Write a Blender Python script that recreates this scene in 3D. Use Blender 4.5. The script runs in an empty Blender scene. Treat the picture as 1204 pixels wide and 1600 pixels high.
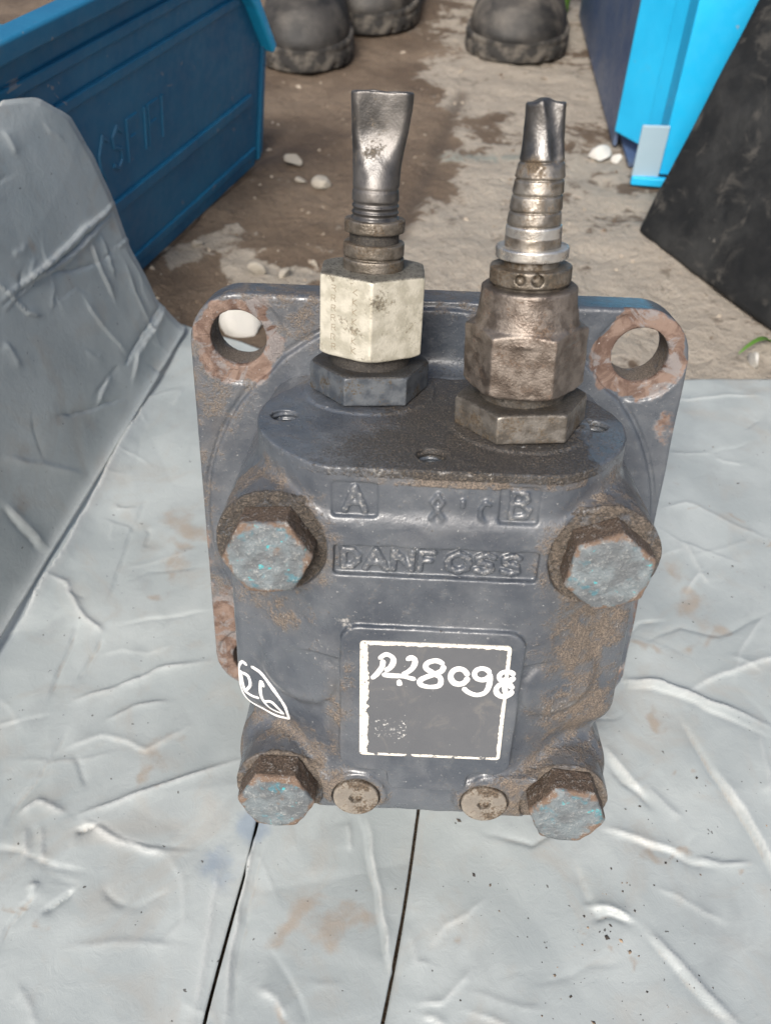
import bpy, math
import numpy as np
from mathutils import Matrix, Vector

scene = bpy.context.scene
col = scene.collection

# ------------------------------------------------------------------ camera
CR = (0.99882808, 0.04512003, 0.01751134)
CU = (-0.04429646, 0.70644708, 0.70637833)
CF = (-0.01950098, 0.7063262, -0.70761784)
CP = (-0.00973519, -0.22290275, 0.32160312)
camd = bpy.data.cameras.new('camera')
cam = bpy.data.objects.new('camera', camd)
col.objects.link(cam)
cam.matrix_world = Matrix(((CR[0], CU[0], -CF[0], CP[0]), (CR[1], CU[1], -CF[1], CP[1]),
                           (CR[2], CU[2], -CF[2], CP[2]), (0, 0, 0, 1)))
camd.sensor_fit = 'VERTICAL'
camd.sensor_height = 24.0
camd.lens = 24.0 * 1351.03 / 1600.0
camd.clip_start = 0.01
camd.clip_end = 200.0
camd.dof.use_dof = True
camd.dof.focus_distance = 0.275
camd.dof.aperture_fstop = 13.0
scene.camera = cam

# ------------------------------------------------------------------ light
SUN_ELEV = 44.0
SUN_LEFT = 14.0          # degrees to the left of straight behind the camera
w = bpy.data.worlds.new('World')
scene.world = w
w.use_nodes = True
nt = w.node_tree
sky = nt.nodes.new('ShaderNodeTexSky')
sky.sky_type = 'NISHITA'
sky.sun_disc = False
sky.sun_elevation = math.radians(SUN_ELEV)
# Nishita: rotation 0 puts the sun at +Y; here it stands at (-sin, -cos)
sky.sun_rotation = math.radians(180.0 + SUN_LEFT)
sky.air_density = 1.0
sky.dust_density = 6.0
bgn = nt.nodes['Background']
bgn.inputs['Strength'].default_value = 0.115
nt.links.new(sky.outputs['Color'], bgn.inputs['Color'])
sund = bpy.data.lights.new('sun', 'SUN')
sund.energy = 3.2
sund.angle = math.radians(22.0)
sund.color = (1.0, 0.97, 0.925)
sun = bpy.data.objects.new('sun', sund)
col.objects.link(sun)
ea, aa = math.radians(SUN_ELEV), math.radians(SUN_LEFT)
sd = Vector((-math.sin(aa) * math.cos(ea), -math.cos(aa) * math.cos(ea), math.sin(ea)))
sun.rotation_euler = sd.to_track_quat('Z', 'Y').to_euler()
sun.location = sd * 3
scene.view_settings.view_transform = 'Standard'
scene.view_settings.look = 'None'
scene.view_settings.gamma = 1.0
scene.view_settings.use_curve_mapping = False
scene.view_settings.exposure = 0.28
scene.cycles.max_bounces = 6
scene.cycles.diffuse_bounces = 3
scene.cycles.glossy_bounces = 3
scene.cycles.transmission_bounces = 2

# ------------------------------------------------------------------ data (millimetres)
CREASE_L=[(4,3,[(-172.1,199.3),(-175.9,144.8),(-179.9,102.5),(-183.9,56.3),(-189.0,29.5),(-192.2,13.0)]),
(-1.6,1.6,[(-159.2,19.8),(-157.2,7.1),(-158.0,-3.5),(-158.3,-14.3),(-157.3,-23.4)]),
(-1.6,1.6,[(-144.8,13.2),(-144.6,4.3),(-147.0,-4.6),(-149.3,-15.8)]),
(2.2,3,[(-180.2,42.0),(-169.3,39.8),(-159.7,25.5),(-148.7,16.7),(-145.4,13.2)]),
(-1,1.6,[(-147.9,30.0),(-147.2,50.2),(-147.5,76.2),(-145.5,104.7)]),
(-0.8,1.4,[(-137.3,18.5),(-117.5,23.4),(-98.9,28.3)]),
(2,2.2,[(-146.2,-23.4),(-134.9,-17.3),(-125.1,-11.8),(-115.5,-4.5),(-90.9,1.1)]),
(1.6,2,[(-131.0,-31.4),(-120.5,-24.5),(-107.1,-20.6)]),
(-0.8,1.8,[(-173.3,-38.9),(-164.3,-33.9),(-154.8,-31.2)]),
(-1.6,2,[(-145.2,-35.9),(-147.3,-48.8),(-150.3,-61.1),(-155.2,-71.3),(-156.2,-86.0)]),
(1,2,[(-144.4,-47.1),(-130.3,-39.0),(-110.0,-45.2),(-94.1,-32.4)]),
(-1.2,1.2,[(-139.1,-49.7),(-134.8,-55.2),(-130.6,-62.7)]),
(2.2,2.2,[(-129.1,-74.6),(-116.9,-68.7),(-105.6,-63.6),(-91.7,-57.1),(-71.9,-48.9)]),
(1.8,4,[(-127.3,-76.4),(-114.4,-82.8),(-99.9,-87.0),(-92.0,-87.5)]),
(-1,1.6,[(-124.9,-76.2),(-117.8,-79.4),(-106.5,-84.9),(-83.2,-85.8)]),
(2,3,[(-152.8,-74.6),(-146.8,-70.1),(-134.1,-74.7)]),
(1.2,1.6,[(-148.5,-80.1),(-143.4,-93.4)]),
(1.2,1.6,[(-142.4,-79.7),(-136.9,-94.2)]),
(-1,1.5,[(-145.6,-79.9),(-140.4,-93.2)]),
(-1.8,1.6,[(-134.9,-104.6),(-138.5,-110.5),(-141.2,-117.2),(-141.7,-126.1)]),
(1.8,2.2,[(-139.4,-103.3),(-135.7,-102.2)]),
(-0.9,2.4,[(-128.9,-86.0),(-133.1,-98.8),(-134.2,-104.6)]),
(-4.5,1.3,[(-62.7,-80.5),(-63.2,-92.8),(-64.6,-106.6),(-64.9,-114.3),(-65.4,-129.9),(-66.6,-144.5)]),
(1.8,2.4,[(-59.5,-77.8),(-61.2,-90.3),(-61.9,-106.5),(-62.5,-121.6),(-60.9,-143.3)]),
(-1.2,2,[(-55.3,-77.6),(-57.5,-92.5),(-58.6,-110.8),(-59.7,-127.6),(-58.4,-143.1)]),
(1.2,3,[(-71.8,-88.4),(-71.6,-102.5),(-71.4,-124.1),(-71.4,-143.8)]),
(1.8,1.8,[(-17.9,-71.8),(-14.3,-87.8),(-12.0,-99.4),(-9.1,-112.5),(-6.8,-123.9)]),
(-1.2,1.6,[(-20.8,-72.0),(-16.4,-87.9),(-13.6,-99.5),(-10.3,-114.8),(-7.0,-125.0)]),
(1,2,[(-25.0,-72.2),(-23.5,-83.4)]),
(-0.6,3,[(-101.7,-108.6),(-93.6,-103.6),(-88.3,-101.1)]),
(0.7,3,[(-118.3,-122.4),(-103.3,-119.5),(-80.8,-119.4)]),
(0.8,2.4,[(-133.2,-134.3),(-126.6,-140.9),(-121.3,-147.2)]),
(-0.7,2,[(-49.5,-118.9),(-36.5,-134.4),(-33.3,-143.8)]),
(1.2,3,[(-52.0,-132.2),(-45.1,-134.8),(-40.1,-140.4)])]
CREASE_R=[(-0.5,2,[(-0.7,-103.3),(-1.2,-120.6)]),
(2.6,2.6,[(87.2,-1.7),(98.6,-1.0),(106.9,-1.9),(117.2,-6.6),(132.4,-12.8),(150.5,-21.2)]),
(-1.2,2,[(90.9,-5.5),(103.5,-5.4),(115.1,-10.0),(130.0,-17.4),(149.1,-26.5)]),
(1.4,2.4,[(117.2,-6.6),(136.4,4.5),(155.5,12.4),(163.3,15.0)]),
(-1.8,2.2,[(111.9,-19.3),(115.2,-29.8),(119.1,-42.8),(127.1,-58.0),(132.1,-72.7),(134.6,-86.0)]),
(1.8,2.6,[(120.9,-42.6),(129.6,-57.9),(134.2,-73.9),(136.8,-82.3)]),
(1.8,2.4,[(77.3,-34.3),(82.9,-41.9),(87.1,-48.2),(92.6,-53.9)]),
(-1.4,1.8,[(77.8,-40.7),(83.0,-49.5),(90.0,-54.1),(94.1,-59.8)]),
(1,2,[(93.3,-49.8),(100.6,-58.4),(104.8,-62.6)]),
(1.6,2,[(73.3,-69.0),(83.4,-71.8),(94.0,-74.2),(103.3,-76.7)]),
(-1.2,1.6,[(82.0,-73.4),(96.2,-75.9),(105.0,-80.3),(115.3,-82.2)]),
(1.4,1.8,[(106.7,-77.8),(115.9,-79.7),(128.0,-79.1)]),
(3,1.6,[(65.4,-99.0),(71.2,-98.7),(78.7,-102.8)]),
(-1.6,1.8,[(65.5,-103.5),(70.8,-101.4),(77.8,-104.2)]),
(1.6,2.2,[(83.6,-104.5),(93.3,-115.8),(100.3,-124.6),(110.6,-135.7)]),
(-1.2,1.8,[(81.5,-106.2),(90.7,-117.6),(97.7,-126.7),(106.3,-135.9)]),
(-1,2.4,[(61.3,-83.8),(63.6,-94.3),(65.5,-98.1)]),
(1,1.8,[(145.1,-22.1),(143.9,-37.1),(141.0,-56.7)]),
(1,2,[(128.5,50.4),(137.3,63.2),(140.7,57.2)]),
(0.9,2,[(138.3,154.3),(163.7,154.8)]),
(0.9,2.2,[(133.6,84.5),(138.5,61.2)]),
(0.9,2.4,[(126.3,107.2),(140.9,113.0),(163.9,95.4),(179.5,87.3)]),
(-0.9,2.4,[(101.8,18.5),(121.2,28.8),(138.0,24.3),(167.1,40.9)]),
(0.8,3,[(-0.6,-107.8),(1.9,-120.4),(6.8,-121.2)]),
(1.2,2,[(4.4,-137.2),(8.7,-137.9),(12.9,-140.5)])]
CREASE_F=[(2,2.2,[(241.3,91.7),(215.6,93.5),(191.2,96.3),(149.2,98.5),(114.4,103.5)]),
(-2.6,1.8,[(232.8,91.0),(205.2,92.2),(184.9,92.8),(147.5,97.0),(112.1,101.4)]),
(2,2,[(224.3,89.2),(193.5,89.4),(167.9,91.8),(141.2,97.7),(109.8,99.3)]),
(-1.4,1.6,[(151.9,94.5),(171.8,84.8),(192.6,77.1),(208.1,75.0),(238.6,72.0)]),
(1.2,1.6,[(188.8,77.6),(214.2,74.6),(240.3,69.1)]),
(1.4,1.6,[(197.6,89.2),(194.7,75.1),(192.2,52.8)]),
(1.2,1.6,[(209.2,86.3),(207.3,74.2),(203.6,62.8)]),
(-1.8,2,[(239.1,25.8),(210.6,25.1),(184.1,24.5),(172.8,23.3)]),
(1.6,2,[(243.7,21.7),(216.9,21.1),(186.6,20.5),(171.0,13.1)]),
(-1.2,1.8,[(100.9,42.1),(124.3,28.1),(158.6,10.8)]),
(0.9,2.2,[(168.1,70.6),(170.0,53.3),(179.8,25.1)]),
(1,2.4,[(57.4,51.8),(75.3,32.1),(96.3,6.9)]),
(1.2,2.4,[(41.9,37.7),(44.8,20.0),(45.7,2.4)]),
(-1,2,[(40.1,36.1),(42.3,2.4)]),
(1,2.4,[(97.9,88.6),(98.9,82.5),(97.9,74.0)]),
(-0.8,2,[(135.4,30.4),(155.6,28.8),(167.5,27.0)]),
(0.8,3,[(174.4,158.0),(174.2,151.9),(173.9,145.7)])]
STAINS=[(-121.8,86.9,9.9),(-122.4,66.6,7.0),(-124.2,55.7,6.3),(-128.8,39.0,4.3),(-104.1,-47.8,6.5),(-104.4,-57.7,5.1),(-95.3,-64.1,2.3),(127.4,60.5,6.3),(139.7,127.8,3.2),(145.1,108.4,2.1),(166.1,104.9,2.7),(129.2,38.7,9.2),(133.5,24.0,5.4),(119.5,19.6,5.9),(137.2,20.6,3.0),(91.7,-73.6,3.4),(98.8,-75.0,2.5),(119.5,-79.6,2.4),(104.9,-49.1,2.3),(70.0,-115.9,1.6),(61.0,-111.1,1.6),(13.1,-109.3,2.7),(-28.0,-109.2,8.0),(-41.4,-112.0,6.8),(-19.0,-106.5,4.6),(-44.3,-140.6,2.5),(-137.3,-109.3,1.6),(-138.8,-114.9,1.8),(116.6,-48.5,2.1),(173.7,82.5,3.3),(104.0,-18.2,4.1),(101.2,14.9,3.5)]
MARK_LABEL=[[(-16.38,2.41),(-14.7,4.59),(-13.42,7.21),(-13.32,9.59)],[(-14.56,9.65),(-12.47,11.39),(-10.45,10.03),(-10.89,7.29),(-12.67,5.41)],[(-13.5,4.25),(-10.89,3.93),(-7.65,3.92),(-5.46,3.36),(-3.82,2.91)],[(-6.8,9.64),(-5.35,10.74),(-4.33,9.32),(-5.17,6.68),(-7.77,4.19)],[(3.83,8.73),(1.73,9.96),(-0.79,9.13),(-1.23,7.27),(0.91,5.55),(3.05,3.89),(2.88,1.24),(0.37,0.52),(-2.21,1.06),(-2.52,2.85),(0.15,4.61),(3.12,6.37),(3.84,8.59)],[(10.58,4.9),(10.44,3.7),(9.85,2.69),(8.94,2.1),(7.89,2.03),(6.9,2.51),(6.18,3.43),(5.86,4.61),(6.02,5.82),(6.61,6.81),(7.51,7.39),(8.56,7.45),(9.54,6.98),(10.26,6.08),(10.58,4.9)],[(16.71,6.1),(16.58,5.2),(16.05,4.45),(15.22,4.0),(14.27,3.94),(13.38,4.28),(12.73,4.96),(12.44,5.84),(12.58,6.74),(13.12,7.49),(13.94,7.93),(14.89,7.99),(15.77,7.65),(16.43,6.98),(16.71,6.1)],[(16.73,6.52),(16.94,2.87),(16.04,-0.47),(13.58,-1.61),(11.05,-0.64),(9.58,0.95)],[(23.47,5.56),(23.35,4.74),(22.85,4.06),(22.07,3.65),(21.17,3.6),(20.32,3.91),(19.69,4.52),(19.42,5.31),(19.54,6.12),(20.04,6.79),(20.82,7.2),(21.72,7.25),(22.56,6.95),(23.19,6.34),(23.47,5.56)],[(23.53,0.7),(23.4,-0.34),(22.86,-1.21),(21.99,-1.73),(20.98,-1.79),(20.03,-1.39),(19.32,-0.6),(19.0,0.42),(19.13,1.46),(19.68,2.32),(20.54,2.83),(21.55,2.89),(22.49,2.49),(23.2,1.71),(23.53,0.7)],[(20.82,5.19),(21.59,0.02)],[(-8.58,2.69),(-8.34,0.61)]]
MARK_SIDE=[[(-55.52,-9.71),(-57.0,-8.93),(-58.42,-11.46),(-58.69,-16.04),(-58.21,-21.24),(-56.23,-26.68),(-51.64,-28.91),(-47.05,-30.07),(-43.12,-28.57),(-42.71,-24.56),(-43.7,-20.1),(-47.27,-15.24),(-50.84,-10.85),(-54.16,-9.32)],[(-57.8,-12.7),(-57.65,-16.87),(-56.88,-20.57),(-54.43,-22.05),(-52.01,-21.72)],[(-57.44,-13.19),(-55.36,-13.95),(-54.88,-17.29),(-56.48,-20.36)],[(-50.12,-16.01),(-51.06,-14.13),(-51.47,-18.27),(-50.58,-22.34),(-48.05,-25.82),(-44.55,-25.78),(-45.6,-23.37),(-47.87,-21.15),(-50.5,-22.3)]]


# ------------------------------------------------------------------ helpers
MM = 0.001

def tag(o, label=None, cat=None, group=None, kind=None):
    if label: o['label'] = label
    if cat: o['category'] = cat
    if group: o['group'] = group
    if kind: o['kind'] = kind
    return o

def mesh_np(name, v, f, smooth=True):
    """v (n,3) metres; f (m,3) or (m,4) int"""
    me = bpy.data.meshes.new(name)
    v = np.asarray(v, np.float32); f = np.asarray(f, np.int32)
    k = f.shape[1]
    me.vertices.add(len(v)); me.vertices.foreach_set('co', v.ravel())
    me.loops.add(f.size); me.loops.foreach_set('vertex_index', f.ravel())
    me.polygons.add(len(f)); me.polygons.foreach_set('loop_start', np.arange(0, f.size, k, dtype=np.int32))
    me.update(calc_edges=True)
    me.validate()
    if smooth: me.polygons.foreach_set('use_smooth', np.ones(len(me.polygons), bool))
    return me

def attr(me, rgb, name='mask'):
    a = me.color_attributes.new(name, 'FLOAT_COLOR', 'POINT')
    c = np.ones((len(me.vertices), 4), np.float32)
    c[:, :3] = rgb
    a.data.foreach_set('color', c.ravel())

def link(name, me, mat, parent=None):
    o = bpy.data.objects.new(name, me)
    col.objects.link(o)
    if mat is not None and not me.materials: me.materials.append(mat)
    if parent is not None: o.parent = parent
    return o

def pydata(name, v, f, smooth=False):
    me = bpy.data.meshes.new(name)
    me.from_pydata([tuple(p) for p in v], [], [tuple(q) for q in f])
    me.update()
    if smooth: me.polygons.foreach_set('use_smooth', np.ones(len(me.polygons), bool))
    return me

# ---- noise for geometry
def hash2(i, j, s):
    n = (i.astype(np.int64) * 374761393 + j.astype(np.int64) * 668265263 + s * 974634777) & 0x7fffffff
    n = ((n ^ (n >> 13)) * 1274126177) & 0x7fffffff
    return ((n ^ (n >> 16)) & 0xffff) / 65535.0

def vnoise(x, y, s=0):
    i = np.floor(x); j = np.floor(y); u = x - i; v = y - j
    u = u * u * (3 - 2 * u); v = v * v * (3 - 2 * v)
    i = i.astype(np.int64); j = j.astype(np.int64)
    a = hash2(i, j, s); b = hash2(i + 1, j, s); c = hash2(i, j + 1, s); d = hash2(i + 1, j + 1, s)
    return (a * (1 - u) + b * u) * (1 - v) + (c * (1 - u) + d * u) * v - 0.5

def facet(x, y, s=0):
    """piecewise flat noise on a triangle lattice"""
    i = np.floor(x); j = np.floor(y); u = x - i; v = y - j
    i = i.astype(np.int64); j = j.astype(np.int64)
    a = hash2(i, j, s); b = hash2(i + 1, j, s); c = hash2(i, j + 1, s); d = hash2(i + 1, j + 1, s)
    return np.where(u > v, a + u * (b - a) + v * (d - b), a + v * (c - a) + u * (d - c)) - 0.5

def fbm(x, y, s=0, o=4):
    r = 0; a = 1.0
    for k in range(o):
        r = r + a * vnoise(x * 2 ** k + 17.3 * k, y * 2 ** k - 9.1 * k, s + k); a *= 0.5
    return r

def seg_dist(x, y, pts, signed=False):
    """unsigned distance to a polyline and position 0..1 along it"""
    best = np.full(x.shape, 1e9); tt = np.zeros(x.shape); sg = np.zeros(x.shape)
    n = len(pts) - 1
    for k in range(n):
        ax, ay = pts[k]; bx, by = pts[k + 1]
        dx, dy = bx - ax, by - ay
        t = np.clip(((x - ax) * dx + (y - ay) * dy) / (dx * dx + dy * dy + 1e-9), 0, 1)
        d = np.hypot(x - ax - t * dx, y - ay - t * dy)
        m = d < best
        best = np.where(m, d, best); tt = np.where(m, (k + t) / n, tt)
        if signed: sg = np.where(m, dx * (y - ay) - dy * (x - ax), sg)
    return (best, tt, sg) if signed else (best, tt)

# ---- signed distance toolkit (arrays in millimetres)
def smin(a, b, k):
    h = np.clip(0.5 + 0.5 * (b - a) / k, 0, 1)
    return b + (a - b) * h - k * h * (1 - h)
def smax(a, b, k): return -smin(-a, -b, k)
def rbox2(x, y, cx, cy, hx, hy, r):
    qx = np.abs(x - cx) - hx + r; qy = np.abs(y - cy) - hy + r
    return np.hypot(np.maximum(qx, 0), np.maximum(qy, 0)) + np.minimum(np.maximum(qx, qy), 0) - r
def capsule(x, y, z, a, b, r):
    d = [b[i] - a[i] for i in range(3)]; L = sum(t * t for t in d) + 1e-9
    t = np.clip(((x - a[0]) * d[0] + (y - a[1]) * d[1] + (z - a[2]) * d[2]) / L, 0, 1)
    return np.sqrt((x - a[0] - t * d[0]) ** 2 + (y - a[1] - t * d[1]) ** 2 + (z - a[2] - t * d[2]) ** 2) - r
def hexd(x, y, rc, ang=0.0):
    """hexagon prism distance, circumradius rc, a corner at angle ang"""
    best = None
    for k in range(3):
        a = math.radians(ang + 30 + 60 * k)
        d = np.abs(x * math.cos(a) + y * math.sin(a)) - rc * math.cos(math.pi / 6)
        best = d if best is None else np.maximum(best, d)
    return best
def sstep(a, b, t):
    t = np.clip((t - a) / (b - a), 0, 1)
    return t * t * (3 - 2 * t)

def sdf_mesh(fn, lo, hi, res, slop=2.0, K=6):
    lo = np.array(lo, float); hi = np.array(hi, float)
    nb = np.ceil((hi - lo) / (res * K)).astype(int)
    n = nb * K + 1
    c = res * K
    gx, gy, gz = [lo[i] + (np.arange(nb[i]) + 0.5) * c for i in range(3)]
    X, Y, Z = np.meshgrid(gx, gy, gz, indexing='ij')
    D = fn(X.ravel(), Y.ravel(), Z.ravel()).reshape(nb)
    V = np.repeat(np.repeat(np.repeat(np.sign(D) * 1e3, K, 0), K, 1), K, 2).astype(np.float32)
    V = np.pad(V, ((0, 1), (0, 1), (0, 1)), mode='edge')
    act = np.argwhere(np.abs(D) < c * 0.87 + slop)
    off = np.stack(np.meshgrid(*[np.arange(K + 1)] * 3, indexing='ij'), -1).reshape(-1, 3)
    for s in range(0, len(act), 4000):
        I = (act[s:s + 4000, None, :] * K + off[None]).reshape(-1, 3)
        P = lo + I * res
        V[I[:, 0], I[:, 1], I[:, 2]] = fn(P[:, 0], P[:, 1], P[:, 2])
    S = V < 0
    cnt = np.zeros(n - 1, np.int8)
    for a in (0, 1):
        for b in (0, 1):
            for d in (0, 1):
                cnt += S[a:n[0] - 1 + a, b:n[1] - 1 + b, d:n[2] - 1 + d]
    A = np.argwhere((cnt > 0) & (cnt < 8))
    idx = np.full(n - 1, -1, np.int32); idx[A[:, 0], A[:, 1], A[:, 2]] = np.arange(len(A))
    cor = [(a, b, d) for a in (0, 1) for b in (0, 1) for d in (0, 1)]
    val = {q: V[A[:, 0] + q[0], A[:, 1] + q[1], A[:, 2] + q[2]] for q in cor}
    acc = np.zeros((len(A), 3)); num = np.zeros(len(A))
    for q in cor:
        for ax in range(3):
            if q[ax] == 0:
                p = list(q); p[ax] = 1; p = tuple(p)
                v0, v1 = val[q], val[p]
                m = (v0 < 0) != (v1 < 0)
                t = np.where(m, v0 / np.where(m, v0 - v1, 1), 0)
                pos = np.zeros((len(A), 3)); pos[:] = q; pos[:, ax] = t
                acc += pos * m[:, None]; num += m
    P = lo + (A + acc / num[:, None]) * res
    F = []
    for ax in range(3):
        u, v = (ax + 1) % 3, (ax + 2) % 3
        sl0 = [slice(None)] * 3; sl1 = [slice(None)] * 3
        sl0[ax] = slice(0, -1); sl1[ax] = slice(1, None)
        s0, s1 = S[tuple(sl0)], S[tuple(sl1)]
        E = np.argwhere(s0 != s1)
        E = E[(E[:, u] > 0) & (E[:, v] > 0) & (E[:, u] < n[u] - 1) & (E[:, v] < n[v] - 1)]
        flip = s0[E[:, 0], E[:, 1], E[:, 2]]
        q = []
        for du, dv in ((-1, -1), (0, -1), (0, 0), (-1, 0)):
            J = E.copy(); J[:, u] += du; J[:, v] += dv
            q.append(idx[J[:, 0], J[:, 1], J[:, 2]])
        q = np.stack(q, 1)
        q[~flip] = q[~flip][:, ::-1]
        F.append(q)
    F = np.concatenate(F)
    F = F[(F >= 0).all(1)]
    h = res * 0.4
    for it in range(1):
        x, y, z = P.T
        d = fn(x, y, z)
        g = np.stack([fn(x + h, y, z) - fn(x - h, y, z), fn(x, y + h, z) - fn(x, y - h, z),
                      fn(x, y, z + h) - fn(x, y, z - h)], 1) / (2 * h)
        L = np.maximum((g * g).sum(1), 0.2)
        st = np.clip(d / L, -res * 0.4, res * 0.4)
        P = P - g * st[:, None]
    return P, F

# ---- materials
class NT:
    def __init__(s, name):
        s.m = bpy.data.materials.new(name); s.m.use_nodes = True
        s.t = s.m.node_tree; s.b = s.t.nodes['Principled BSDF']
        s.co = None
    def n(s, typ, **kw):
        x = s.t.nodes.new(typ)
        for k, v in kw.items(): setattr(x, k, v)
        return x
    def put(s, sock, v):
        if v is None: return
        if hasattr(v, 'is_output'): s.t.links.new(v, sock)
        elif isinstance(v, (tuple, list)) and len(v) == 3 and sock.type == 'RGBA': sock.default_value = (*v, 1)
        else: sock.default_value = v
    def coord(s):
        if s.co is None:
            tc = s.n('ShaderNodeTexCoord'); s.co = tc.outputs['Object']
        return s.co
    def jitter(s):
        tc = s.n('ShaderNodeTexCoord'); oi = s.n('ShaderNodeObjectInfo')
        mu = s.n('ShaderNodeVectorMath', operation='SCALE'); mu.inputs[0].default_value = (3.1, 1.7, 2.3)
        s.t.links.new(oi.outputs['Random'], mu.inputs['Scale'])
        ad = s.n('ShaderNodeVectorMath', operation='ADD')
        s.t.links.new(tc.outputs['Object'], ad.inputs[0]); s.t.links.new(mu.outputs[0], ad.inputs[1])
        s.co = ad.outputs[0]
    def noise(s, feat, detail=4, rough=0.55, dist=0.0):
        """feat: feature size in mm"""
        x = s.n('ShaderNodeTexNoise'); s.t.links.new(s.coord(), x.inputs['Vector'])
        x.inputs['Scale'].default_value = 1000.0 / feat; x.inputs['Detail'].default_value = detail
        x.inputs['Roughness'].default_value = rough; x.inputs['Distortion'].default_value = dist
        return x.outputs['Fac']
    def vor(s, feat, out='Distance', feature='F1'):
        x = s.n('ShaderNodeTexVoronoi', feature=feature); s.t.links.new(s.coord(), x.inputs['Vector'])
        x.inputs['Scale'].default_value = 1000.0 / feat
        return x.outputs[out]
    def ramp(s, fac, a, b, lo=0.0, hi=1.0):
        x = s.n('ShaderNodeMapRange', interpolation_type='SMOOTHSTEP')
        s.put(x.inputs['Value'], fac); s.put(x.inputs['From Min'], a); s.put(x.inputs['From Max'], b)
        s.put(x.inputs['To Min'], lo); s.put(x.inputs['To Max'], hi)
        return x.outputs['Result']
    def math(s, op, a, b=None, clamp=False):
        x = s.n('ShaderNodeMath', operation=op, use_clamp=clamp)
        s.put(x.inputs[0], a)
        if b is not None: s.put(x.inputs[1], b)
        return x.outputs[0]
    def mix(s, fac, a, b):
        x = s.n('ShaderNodeMix', data_type='RGBA')
        s.put(x.inputs['Factor'], fac); s.put(x.inputs['A'], None)
        s.put(x.inputs[6], a); s.put(x.inputs[7], b)
        return x.outputs[2]
    def fmix(s, fac, a, b):
        x = s.n('ShaderNodeMix', data_type='FLOAT')
        s.put(x.inputs[0], fac); s.put(x.inputs[2], a); s.put(x.inputs[3], b)
        return x.outputs[0]
    def mask(s, name='mask'):
        a = s.n('ShaderNodeAttribute', attribute_name=name)
        x = s.n('ShaderNodeSeparateColor'); s.t.links.new(a.outputs['Color'], x.inputs[0])
        return x.outputs[0], x.outputs[1], x.outputs[2]
    def xyz(s):
        x = s.n('ShaderNodeSeparateXYZ'); s.t.links.new(s.coord(), x.inputs[0])
        return x.outputs[0], x.outputs[1], x.outputs[2]
    def bump(s, h, dist_mm, strength=1.0, prev=None):
        x = s.n('ShaderNodeBump'); s.put(x.inputs['Height'], h)
        x.inputs['Distance'].default_value = dist_mm * MM; x.inputs['Strength'].default_value = strength
        if prev is not None: s.t.links.new(prev, x.inputs['Normal'])
        return x.outputs[0]
    def done(s, color, rough=0.5, metal=0.0, normal=None, spec=None, coat=None):
        b = s.b.inputs
        s.put(b['Base Color'], color); s.put(b['Roughness'], rough); s.put(b['Metallic'], metal)
        if normal is not None: s.t.links.new(normal, b['Normal'])
        if spec is not None: s.put(b['Specular IOR Level'], spec)
        if coat is not None: s.put(b['Coat Weight'], coat); b['Coat Roughness'].default_value = 0.25
        return s.m

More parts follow.
